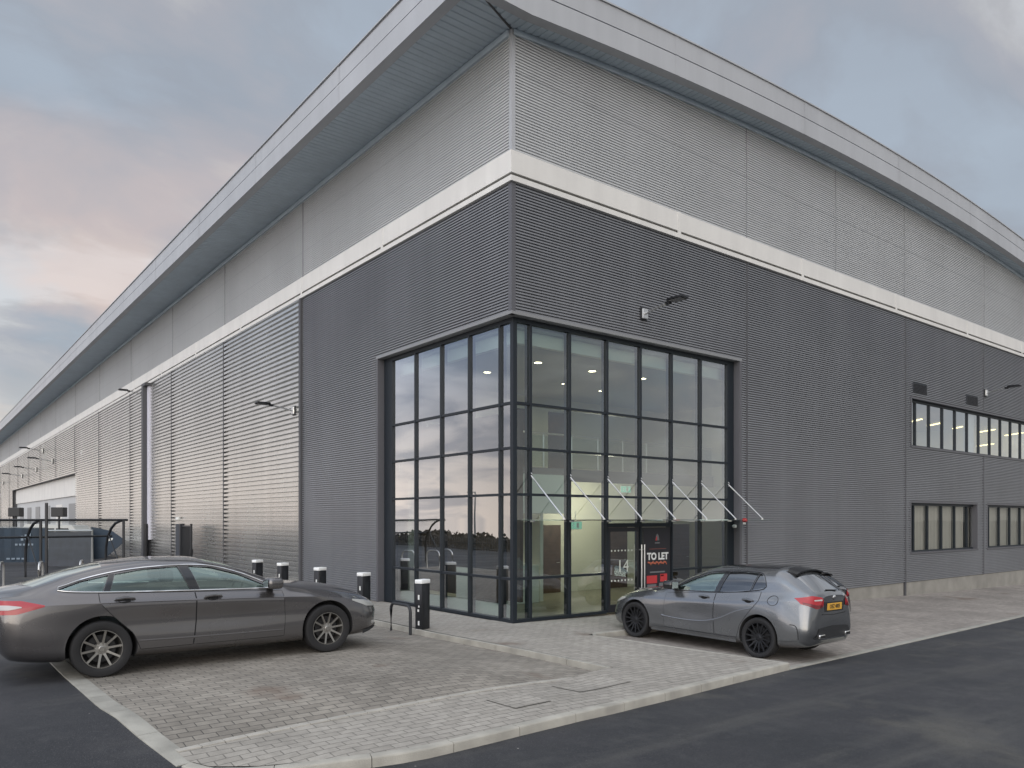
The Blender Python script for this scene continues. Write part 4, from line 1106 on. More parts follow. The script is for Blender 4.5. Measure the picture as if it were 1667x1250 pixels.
    def body(s):
        mb = MB(); n = s.nr
        for i, x in enumerate(s.xs):
            r = s.R[i]
            for y, z in r: mb.v.append((x, y, z))
            for y, z in r[-2:0:-1]: mb.v.append((x, -y, z))
        m = 2*n-2
        for i in range(len(s.xs)-1):
            for k in range(m): mb.f.append((i*m+k, i*m+(k+1) % m, (i+1)*m+(k+1) % m, (i+1)*m+k))
        mb.f.append(tuple(range(m-1, -1, -1))); mb.f.append(tuple((len(s.xs)-1)*m+k for k in range(m)))
        return mb
def poly_at(P, n):
    d = [0]
    for a, b in zip(P, P[1:]): d.append(d[-1]+math.hypot(b[0]-a[0], b[1]-a[1]))
    out = []
    for k in range(n+1):
        s = d[-1]*k/n
        for i in range(len(P)-1):
            if s <= d[i+1]+1e-9: break
        t = (s-d[i])/(d[i+1]-d[i]) if d[i+1] > d[i] else 0
        out.append((P[i][0]+(P[i+1][0]-P[i][0])*t, P[i][1]+(P[i+1][1]-P[i][1])*t))
    return out
def smooth_poly(P, n=6):
    out = []
    for i in range(len(P)-1):
        p0, p1, p2, p3 = P[max(i-1, 0)], P[i], P[i+1], P[min(i+2, len(P)-1)]
        for j in range(n):
            t = j/n
            out.append(tuple(.5*(2*b+(c-a)*t+(2*a-5*b+4*c-d)*t*t+(3*b-a-3*c+d)*t**3) for a, b, c, d in zip(p0, p1, p2, p3)))
    out.append(P[-1]); return out
def coons(bot, right, top, left, n, m):
    """grid (n+1)x(m+1): bot/top run left to right, left/right run bottom to top"""
    B, T, L_, R_ = poly_at(bot, n), poly_at(top, n), poly_at(left, m), poly_at(right, m); G = []
    for j in range(m+1):
        v = j/m; row = []
        for i in range(n+1):
            u = i/n
            row.append(tuple((1-v)*B[i][k]+v*T[i][k]+(1-u)*L_[j][k]+u*R_[j][k]-((1-u)*(1-v)*B[0][k]+u*(1-v)*B[n][k]+(1-u)*v*T[0][k]+u*v*T[n][k]) for k in (0, 1)))
        G.append(row)
    return G
def patch(G, fn, thick=0.):
    """grid of plane points mapped to 3-D by fn(a, b, offset); thick adds a rim going inwards"""
    m, n = len(G), len(G[0]); mb = MB()
    mb.v = [fn(a, b, 0.) for row in G for a, b in row]
    mb.f = [(j*n+i, j*n+i+1, (j+1)*n+i+1, (j+1)*n+i) for j in range(m-1) for i in range(n-1)]
    if thick:
        ring = [i for i in range(n)]+[j*n+n-1 for j in range(1, m)]+[(m-1)*n+i for i in range(n-2, -1, -1)]+[j*n for j in range(m-2, 0, -1)]
        flat = [p for row in G for p in row]; o = len(mb.v)
        mb.v += [fn(*flat[k], -thick) for k in ring]; q = len(ring)
        mb.f += [(ring[k], ring[(k+1) % q], o+(k+1) % q, o+k) for k in range(q)]
    return mb
def loop_of(G):
    n = len(G[0]); m = len(G)
    return G[0]+[G[j][-1] for j in range(1, m)]+G[-1][-2::-1]+[G[j][0] for j in range(m-2, 0, -1)]
def side_fn(S, s, off):
    def f(x, z, d):
        e = .004
        y = S.side(x, z); o = off+d
        # surface normal in the x-z plot
        dydz = (S.side(x, z+.02)-S.side(x, z-.02))/.04; dydx = (S.side(x+.02, z)-S.side(x-.02, z))/.04
        l = math.sqrt(1+min(dydz*dydz, 4)+min(dydx*dydx, 4))
        return (x-dydx/l*o, s*(y+o/l), z-max(-2, min(2, dydz))/l*o)
    return f
def boolean(o, cutters, op='DIFFERENCE'):
    for c in cutters:
        md = o.modifiers.new('cut', 'BOOLEAN'); md.operation = op; md.object = c; md.solver = 'EXACT'
    dg = bpy.context.evaluated_depsgraph_get(); me = bpy.data.meshes.new_from_object(o.evaluated_get(dg), depsgraph=dg)
    old = o.data; o.modifiers.clear(); o.data = me
    for c in cutters: bpy.data.objects.remove(c)
    bpy.data.meshes.remove(old)

def paint(name, col, metal=.75, rough=.27):
    m = mat(name, col, rough, metal, (1.3, .04), None, 1., .5)
    m.node_tree.nodes['Principled BSDF'].inputs['Coat Roughness'].default_value = .05
    return m
paint('saloon_paint', (.125, .12, .122)); paint('hatch_paint', (.165, .172, .181)); paint('dark_paint', (.05, .045, .05))
mat('rubber', (.013, .013, .014), .75, 0, (9, .25)); mat('alloy', (.34, .33, .31), .3, .9, (6, .08)); mat('black_alloy', (.022, .023, .026), .35, .5)
mat('dark_rim', (.03, .03, .032), .5, .3); mat('chrome', (.75, .75, .75), .15, 1.); mat('gloss_black', (.012, .013, .015), .15, 0, None, None, .5)
mat('shut_gap', (.006, .006, .007), .9); mat('lamp_red', (.33, .010, .015), .22, 0, None, None, .5); mat('lamp_dark_red', (.13, .006, .010), .2, 0, None, None, .4)
mat('lamp_clear', (.46, .46, .44), .3, .2, None, None, .4); mat('lamp_smoke', (.42, .40, .39), .35, .1, None, None, .3); mat('mirror_silver', (.35, .36, .38), .1, .9); mat('cabin', (.035, .036, .038), .8, 0, (4, .2)); mat('trim_black', (.018, .019, .021), .6)
mat('plate_yellow', (.66, .36, .045), .5); mat('plate_white', (.75, .75, .72), .5); mat('plate_black', (.03, .028, .02), .6)

def wheel(car, x, y, s, Rt, W, rimr, nsp, rim_m, twin):
    """s: side (+1 left of the car). axle along y"""
    e = bpy.data.objects.new('wheel', None); COL.objects.link(e); e.parent = car; e.location = (x, s*y, Rt)
    def side(mb): return mb.xf(Matrix.Diagonal((1, s, 1, 1)))
    a = W/2
    t = MB().lathe([(rimr*.97, -a*.85), (rimr+.012, -a*.95), (Rt*.93, -a), (Rt*.985, -a*.85), (Rt, -a*.55), (Rt, a*.55), (Rt*.985, a*.85), (Rt*.955, a*.96), (Rt*.90, a*.995), (rimr+.03, a*.97), (rimr+.006, a*.90), (rimr*.97, a*.80)], 56)
    side(t).build('tyre', 'rubber', e, smooth=35)
    b = MB().lathe([(rimr*1.005, a*.80), (rimr*1.0, a*.90), (rimr*.965, a*.90), (rimr*.94, a*.72), (rimr*.90, a*.2), (rimr*.90, -a*.8)], 56)
    hub = .065; n = nsp
    for k in range(n):
        an = 2*math.pi*k/n+.13
        for q, dw in (((-1, .0), (1, .0)) if twin else ((0, 0),)):
            a0 = an+q*.06*0; a1 = an+q*.5*(2*math.pi/n)*.36
            w0, w1 = (.015, .0125) if not twin else (.016, .013)
            P = []
            for rr, aa, ww, dep in ((hub*.8, a0, w0, a*.62), (rimr*.55, a0+(a1-a0)*.5, w0*.8, a*.72), (rimr*.955, a1, w1, a*.84)):
                c, d = math.cos(aa), math.sin(aa)
                P.append([(c*rr-d*ww, dep, d*rr+c*ww), (c*rr+d*ww, dep, d*rr-c*ww), (c*rr+d*ww*.8, dep-.03, d*rr-c*ww*.8), (c*rr-d*ww*.8, dep-.03, d*rr+c*ww*.8)])
            vs = [p for r_ in P for p in r_]; fs = []
            for i in range(2):
                for j in range(4): fs.append((i*4+j, i*4+(j+1) % 4, i*4+4+(j+1) % 4, i*4+4+j))
            b.add(vs, fs)
    b.lathe([(.0001, a*.70), (.028, a*.70), (.034, a*.66), (.075, a*.62), (.085, a*.45)], 28)
    for k in range(5):
        an = 2*math.pi*k/5; c = MB().lathe([(.0001, a*.67), (.009, a*.67), (.009, a*.6)], 8); c.v = [(p[0]+.052*math.cos(an), p[1], p[2]+.052*math.sin(an)) for p in c.v]; b.add(c.v, c.f)
    side(b).build('rim', rim_m, e, smooth=30)
    d = MB().lathe([(.0001, a*.18), (rimr*.72, a*.18), (rimr*.72, a*.08), (.0001, a*.08)], 32)
    side(d).build('brake_disc', 'dark_rim', e, smooth=30)
    d = MB().lathe([(.0001, -a*.3), (rimr*.91, -a*.3)], 32); side(d).build('wheel_back', 'shut_gap', e)
    return e
def seats(car, xf, xr, zs, wy, zh):
    b = MB()
    for s in (-1, 1):
        b.rbox((xf-.22, s*wy-.24, zs-.1), (xf+.28, s*wy+.24, zs+.05), .05); b.rbox((xf-.34, s*wy-.23, zs), (xf-.2, s*wy+.23, zh-.2), .06)
        b.rbox((xf-.36, s*wy-.12, zh-.17), (xf-.25, s*wy+.12, zh), .04)
        b.rbox((xr-.34, s*wy-.12, zh-.22), (xr-.24, s*wy+.12, zh-.04), .04)
    b.rbox((xr-.1, -.62, zs-.1), (xr+.35, .62, zs+.05), .05); b.rbox((xr-.28, -.62, zs), (xr-.12, .62, zh-.24), .06)
    b.rbox((xf+.75, -.66, zs+.05), (xf+1.15, .66, zs+.38), .08)
    b.build('seat', 'cabin', car, smooth=40)
    w = MB(); w.tube([(xf+.58+.06*math.sin(t), -wy+.19*math.cos(t), zs+.36+.18*math.sin(t)) for t in [k*math.pi/10 for k in range(20)]], .014, 6, closed=True); w.build('steering_wheel', 'trim_black', car, smooth=40)

def make_car(D):
    car = empty(D['name'], D['label'], 'car')
    S = Shape(D['K'], D['x0'], D['x1']); pm = D['paint']
    body = S.body().build('body', pm, car)
    cut = []
    arches = MB()
    for x in (0, D['wb']):
        for s in (-1, 1):
            c = MB().lathe([(D['Ra'], s*.52), (D['Ra'], s*1.25)], 56); n = 56
            c.f += [tuple(range(n-1, -1, -1)), tuple(range(n, 2*n))]; c.v = [(p[0]+x, p[1], p[2]+D['Rt']+.012) for p in c.v]; arches.add(c.v, c.f)
    cut.append(arches.build('cutter', 'shut_gap'))
    # cabin hollow
    ca, cb = D['cabin']; xs = np.linspace(ca, cb, 26); cv = MB(); m_ = None
    for x in xs:
        P = S.ctrl(x); wb, zb = P[6]; wr, zr = P[8]; zt = P[11][1]
        th = .045
        zr2, zt2 = max(zr-th, zb-.02), max(zt-th, zb-.015)
        half = [(0, .48), (wb-.13, .48), (wb-.10, zb-.06), (wb-.075, zb-.03), (max(wr-th, .3)*.5+(wb-.07)*.5+.02, zb-.03+(zr2-zb+.03)*.5+.001), (wr-th-.01, zr2), (wr*.8-.02, zr2+(zt2-zr2)*.5), (wr*.4, zr2+(zt2-zr2)*.85), (0, zt2)]
        ring = half+[(-y, z) for y, z in half[-2:0:-1]]; m_ = len(ring)
        cv.v += [(x, y, z) for y, z in ring]
    for i in range(len(xs)-1):
        for k in range(m_): cv.f.append((i*m_+k, i*m_+(k+1) % m_, (i+1)*m_+(k+1) % m_, (i+1)*m_+k))
    cv.f += [tuple(range(m_-1, -1, -1)), tuple((len(xs)-1)*m_+k for k in range(m_))]
    cut.append(cv.build('cutter', 'cabin'))
    wins = []
    for w in D['windows']:
        G = coons(*w[:4], 16, 8); wins.append((G, w[4])); lp = loop_of(G)
        # drop repeats
        q = [lp[0]]
        for p in lp[1:]:
            if math.hypot(p[0]-q[-1][0], p[1]-q[-1][1]) > 1e-4: q.append(p)
        if math.hypot(q[0][0]-q[-1][0], q[0][1]-q[-1][1]) < 1e-4: q.pop()
        for s in (-1, 1):
            cut.append(MB().prism([(x, s*.36, z) for x, z in q], (0, s*.8, 0)).build('cutter', 'trim_black'))
    for scr in D['screens']:
        ax, G0, z0, z1 = scr[0], coons(*scr[1:5], 14, 8), scr[6], scr[7]
        lp = loop_of(G0)
        if ax == 'z': cut.append(MB().prism([(x, y, z0) for x, y in lp], (0, 0, z1-z0)).build('cutter', 'trim_black'))
        else: cut.append(MB().prism([(z0, y, z) for y, z in lp], (z1-z0, 0, 0)).build('cutter', 'trim_black'))
    boolean(body, cut)
    me = body.data; me.materials.clear(); me.materials.append(MATS[pm]); me.materials.append(MATS['cabin'])
    # hollow faces look inwards: give them the cabin lining
    for p in me.polygons:
        c = p.center
        inn = S.x0 < c.x < S.x1 and abs(c.y) < S.side(c.x, c.z)-.03 and c.z < S.top(c.x, c.y)-.028
        p.material_index = 1 if (inn and c.z > S.at(c.x)[0][1]+.02) else 0
    smooth_by_angle(me, 28)
    for G, m in wins:
        for s in (-1, 1):
            patch(coons(*[w for w in D['windows'] if True][wins.index((G, m))][:4], 16, 8), side_fn(S, s, -.012)).build('side_window', m, car, smooth=60)
    for scr in D['screens']:
        G0 = coons(*scr[1:5], 20, 12)
        if scr[0] == 'z': pb = patch(G0, lambda x, y, d: (x, y, S.top(x, y)-.010))
        else: pb = patch(G0, lambda y, z, d: (S.end(y, z, -1, .5)+.010, y, z))
        pb.build(scr[8], scr[5], car, smooth=60)
    # doors: skins a few millimetres proud over a dark gap
    for nm, G4 in D['doors']:
        for s in (-1, 1):
            G = coons(*G4, 26, 18)
            gp = patch(G, side_fn(S, s, .0012)); lp = loop_of(coons(*G4, 26, 18)); f0 = side_fn(S, s, .0016)
            d = patch(G, side_fn(S, s, .0045), .006).build('door', pm, car, smooth=50)
            cx_ = sum(p[0] for p in lp)/len(lp); cz_ = sum(p[1] for p in lp)/len(lp)
            gb = MB(); q = len(lp); out = []
            for i, p in enumerate(lp):
                a_, b_ = lp[i-1], lp[(i+1) % q]; tx, tz = b_[0]-a_[0], b_[1]-a_[1]; l = math.hypot(tx, tz)+1e-9
                out.append((p[0]+tz/l*.007, p[1]-tx/l*.007))
            for i in range(q):
                j = (i+1) % q; gb.quad(f0(*lp[i], 0), f0(*lp[j], 0), f0(*out[j], 0), f0(*out[i], 0))
            gb.build('seal', 'shut_gap', d)
            hx, hz = D['handles'][nm]
            h = MB(); F = side_fn(S, s, 0); 
            pts = [F(hx-.11, hz, .006), F(hx-.10, hz, .03), F(hx, hz+.004, .038), F(hx+.09, hz, .032), F(hx+.105, hz, .006)]
            h.tube(pts, [.014, .017, .018, .016, .012], 8); h.build('handle', pm, d, smooth=40)
            hb = MB(); hb.v = [F(hx+.07*math.cos(t)-.01, hz-.008+.028*math.sin(t), .0055) for t in [k*math.pi/8 for k in range(16)]]; hb.f = [tuple(range(16))]; hb.build('handle_recess', 'shut_gap', d)
    # pillar blacks and trim lines
    for G4 in D['pillars']:
        for s in (-1, 1): patch(coons(*G4, 4, 10), side_fn(S, s, .002)).build('pillar', 'gloss_black', car, smooth=60)
    for P, r, m in D['trims']:
        for s in (-1, 1):
            F = side_fn(S, s, .004 if r < .012 else -r*.78); MB().tube([F(x, z, 0) for x, z in poly_at(smooth_poly(P), 60)], r, 6 if r < .012 else 20).build('trim', m, car, smooth=60)
    # lower dark sill strip and plate work
    for nm, m, G4, off in D['side_patches']:
        for s in (-1, 1): patch(coons(*G4, 16, 8), side_fn(S, s, off), .004).build(nm, m, car, smooth=60)
    for nm, m, sign, G4, off in D['end_patches']:
        for s in ((1,) if G4[0][0][0] < 0 < G4[0][-1][0] else (-1, 1)):
            xm = .3 if sign < 0 else D['wb']
            fnn = lambda y, z, d: (S.end(y, z, sign, xm)+sign*(off+d), s*y, z)
            G = coons(*G4, 18, 8); pb = patch(G, fnn)
            # skip quads that fall off the corner
            pb.f = [f for f in pb.f if max(abs(pb.v[a][0]-pb.v[b][0]) for a in f for b in f) < .35]
            pb.build(nm, m, car, smooth=60)
    for x in (0, D['wb']):
        for s in (-1, 1): wheel(car, x, D['track'], s, D['Rt'], D['Wt'], D['rimr'], D['spokes'], D['rim_mat'], D['twin'])
    mx, my, mz = D['mirror']
    for s in (-1, 1):
        b = MB(); b.rbox((mx-.09, my, mz-.02), (mx+.12, my+.24, mz+.13), .05, 3); b.rbox((mx-.02, my-.12, mz-.03), (mx+.08, my+.08, mz+.02), .015)
        b.xf(Matrix.Diagonal((1, s, 1, 1))); o = b.build('mirror', D['mirror_mat'], car, smooth=50)
        g = MB(); g.add([(mx-.094, s*(my+.03), mz), (mx-.094, s*(my+.21), mz), (mx-.094, s*(my+.21), mz+.11), (mx-.094, s*(my+.03), mz+.11)], [(0,1,2,3)]); g.build('mirror_glass', 'mirror_silver', o)
    fl = MB(); fl.box((D['x0']+.35, -.62, D['zfloor']), (D['x1']-.4, .62, D['zfloor']+.08)); fl.build('underbody', 'shut_gap', car)
    seats(car, *D['seats'])
    return car, S
# dark grey saloon: wheelbase 2.85, length 4.87
SAL = dict(name='parked_saloon', label='dark grey saloon with silver wheels and chrome window line, nose towards the charging posts', paint='saloon_paint',
  wb=2.85, x0=-1.05, x1=3.80, Rt=.335, Wt=.235, Ra=.385, rimr=.225, spokes=10, twin=False, rim_mat='alloy', track=.79,
  K=dict(
    zb=[(-1.05, .42), (-.9, .27), (-.5, .22), (0, .20), (2.9, .19), (3.5, .20), (3.75, .23), (3.80, .28)],
    ws=[(-1.05, .52), (-.98, .72), (-.8, .82), (-.4, .88), (.3, .89), (2.4, .89), (3.1, .87), (3.5, .78), (3.7, .62), (3.80, .40)],
    z1=[(-1.05, .52), (-.6, .44), (0, .40), (2.8, .40), (3.5, .38), (3.80, .38)],
    w1=[(-1.05, .60), (-.98, .77), (-.8, .86), (-.4, .905), (.3, .915), (1.4, .912), (2.4, .915), (3.0, .90), (3.4, .84), (3.65, .70), (3.80, .46)],
    z2=[(-1.05, .68), (-.5, .66), (0, .63), (2.8, .60), (3.5, .54), (3.80, .47)],
    w2=[(-1.05, .64), (-.98, .79), (-.8, .865), (-.3, .910), (.4, .898), (1.4, .890), (2.5, .905), (3.0, .905), (3.4, .835), (3.65, .69), (3.80, .47)],
    zsh=[(-1.05, .86), (-.5, .885), (0, .88), (1.4, .845), (2.6, .80), (3.2, .73), (3.6, .63), (3.80, .55)],
    wsh=[(-1.05, .62), (-.98, .765), (-.8, .845), (-.3, .905), (.4, .918), (1.4, .915), (2.5, .912), (3.0, .88), (3.4, .80), (3.65, .65), (3.80, .44)],
    zbelt=[(-1.05, .985), (-.6, 1.0), (0, .985), (1.0, .955), (2.0, .925), (2.5, .90), (3.0, .84), (3.4, .76), (3.65, .68), (3.80, .60)],
    wb=[(-1.05, .56), (-.98, .68), (-.8, .745), (-.3, .80), (.4, .825), (1.4, .825), (2.3, .81), (2.8, .77), (3.2, .71), (3.5, .60), (3.7, .46), (3.80, .34)],
    zr=[(-1.05, 1.01), (-.85, 1.045), (-.6, 1.115), (-.2, 1.27), (.2, 1.365), (.7, 1.405), (1.1, 1.395), (1.5, 1.315), (2.0, 1.105), (2.35, .955), (2.6, .92), (3.0, .865), (3.4, .785), (3.65, .70), (3.80, .61)],
    wr=[(-1.05, .44), (-.85, .56), (-.5, .60), (0, .585), (.7, .575), (1.3, .59), (1.8, .65), (2.3, .72), (2.7, .68), (3.2, .58), (3.6, .42), (3.80, .25)],
    zt=[(-1.05, 1.035), (-.95, 1.075), (-.7, 1.13), (-.3, 1.29), (.2, 1.425), (.7, 1.475), (1.1, 1.468), (1.5, 1.385), (2.0, 1.165), (2.4, 1.0), (2.7, .965), (3.1, .91), (3.45, .82), (3.68, .72), (3.80, .62)]),
  cabin=(-.72, 2.22),
  windows=[
    # bottom, right, top, left
    ([(-.44, 1.075), (.02, 1.025)], [(.02, 1.025), (.10, 1.255)], [(-.44, 1.078), (-.2, 1.18), (.10, 1.255)], [(-.44, 1.075), (-.44, 1.078)], 'car_glass'),
    ([(.10, 1.02), (1.02, .985)], [(1.02, .985), (.90, 1.345)], [(.17, 1.265), (.5, 1.325), (.90, 1.345)], [(.10, 1.02), (.17, 1.265)], 'car_glass'),
    ([(1.14, .982), (2.06, .958)], [(2.06, .958), (2.0, .99)], [(1.03, 1.345), (1.3, 1.315), (1.65, 1.19), (2.0, .99)], [(1.14, .982), (1.03, 1.345)], 'car_glass')],
  screens=[
    ('z', [(1.28, -.50), (2.26, -.64)], [(2.26, -.64), (2.33, -.3), (2.34, 0), (2.33, .3), (2.26, .64)], [(1.28, .50), (2.26, .64)], [(1.28, -.50), (1.23, 0), (1.28, .50)], 'car_glass', 1.0, 1.7, 'windscreen'),
    ('z', [(-.74, -.50), (.06, -.49)], [(.06, -.49), (.10, 0), (.06, .49)], [(-.74, .50), (.06, .49)], [(-.74, -.50), (-.79, 0), (-.74, .50)], 'rear_glass', 1.08, 1.7, 'rear_screen')],
  doors=[
    ('rear', ([(.42, .30), (1.02, .30)], [(1.02, .30), (1.06, .60), (1.06, .945)], [(-.02, .985), (1.06, .945)], [(.42, .30), (.34, .50), (.12, .72), (-.02, .88), (-.02, .985)])),
    ('front', ([(1.035, .30), (2.20, .30)], [(2.20, .30), (2.22, .55), (2.20, .90)], [(1.075, .945), (2.20, .905)], [(1.035, .30), (1.075, .60), (1.075, .945)]))],
  handles=dict(rear=(.25, .90), front=(1.28, .87)),
  pillars=[([(.03, 1.02), (.095, 1.015)], [(.095, 1.015), (.165, 1.27)], [(.105, 1.262), (.165, 1.27)], [(.03, 1.02), (.105, 1.262)]),
           ([(1.025, .975), (1.135, .972)], [(1.135, .972), (1.025, 1.352)], [(.905, 1.354), (1.025, 1.352)], [(1.025, .975), (.905, 1.354)])],
  trims=[([(2.06, .945), (1.4, .962), (.6, .99), (.0, 1.015), (-.36, 1.045), (-.47, 1.085), (-.36, 1.13), (-.15, 1.215), (.15, 1.292), (.5, 1.342), (.95, 1.362), (1.3, 1.335), (1.68, 1.205), (2.08, .985)], .011, 'chrome'), ([(.40, .40), (1.2, .385), (2.2, .38)], .03, 'saloon_paint')],
  side_patches=[('tail_lamp', 'lamp_red', ([(-1.035, .80), (-.85, .80), (-.58, .875)], [(-.58, .875), (-.58, .888)], [(-1.035, .955), (-.8, .945), (-.58, .888)], [(-1.035, .80), (-1.035, .955)]), .006),
    ('tail_lamp_lens', 'lamp_smoke', ([(-1.03, .85), (-.92, .85), (-.80, .872)], [(-.80, .872), (-.80, .882)], [(-1.03, .905), (-.92, .90), (-.80, .882)], [(-1.03, .85), (-1.03, .905)]), .010),
    ('headlamp', 'lamp_clear', ([(3.24, .70), (3.5, .60), (3.70, .575)], [(3.70, .575), (3.70, .63)], [(3.24, .72), (3.45, .69), (3.70, .63)], [(3.24, .70), (3.24, .72)]), .006),
    ('fog_lamp', 'lamp_clear', ([(3.60, .335), (3.67, .335)], [(3.67, .335), (3.67, .375)], [(3.60, .375), (3.67, .375)], [(3.60, .335), (3.60, .375)]), .006),
    ('front_splitter', 'trim_black', ([(3.42, .205), (3.79, .29)], [(3.79, .29), (3.79, .315)], [(3.42, .255), (3.79, .315)], [(3.42, .205), (3.42, .255)]), .012)],
  end_patches=[('grille', 'gloss_black', 1, ([(-.36, .36), (.36, .36)], [(.36, .36), (.36, .56)], [(-.36, .56), (.36, .56)], [(-.36, .36), (-.36, .56)]), .006),
    ('number_plate', 'plate_yellow', -1, ([(-.26, .74), (.26, .74)], [(.26, .74), (.26, .85)], [(-.26, .85), (.26, .85)], [(-.26, .74), (-.26, .85)]), .008)],
  mirror=(2.02, .86, .965), mirror_mat='saloon_paint', zfloor=.22, seats=(1.15, .15, .55, .38, 1.22))
def squash(D, z0, k):
    """lower the glasshouse above z0"""
    q = lambda z: z if z < z0 else z0+(z-z0)*k
    for key in ('zr', 'zt', 'zbelt'): D['K'][key] = [(x, q(z)) for x, z in D['K'][key]]
    D['windows'] = [tuple([[(x, q(z)) for x, z in c] for c in w[:4]]+[w[4]]) for w in D['windows']]
    D['pillars'] = [tuple([(x, q(z)) for x, z in c] for c in w) for w in D['pillars']]
    D['trims'] = [([(x, q(z)) for x, z in P], r, m) for P, r, m in D['trims']]
squash(SAL, .93, .82)
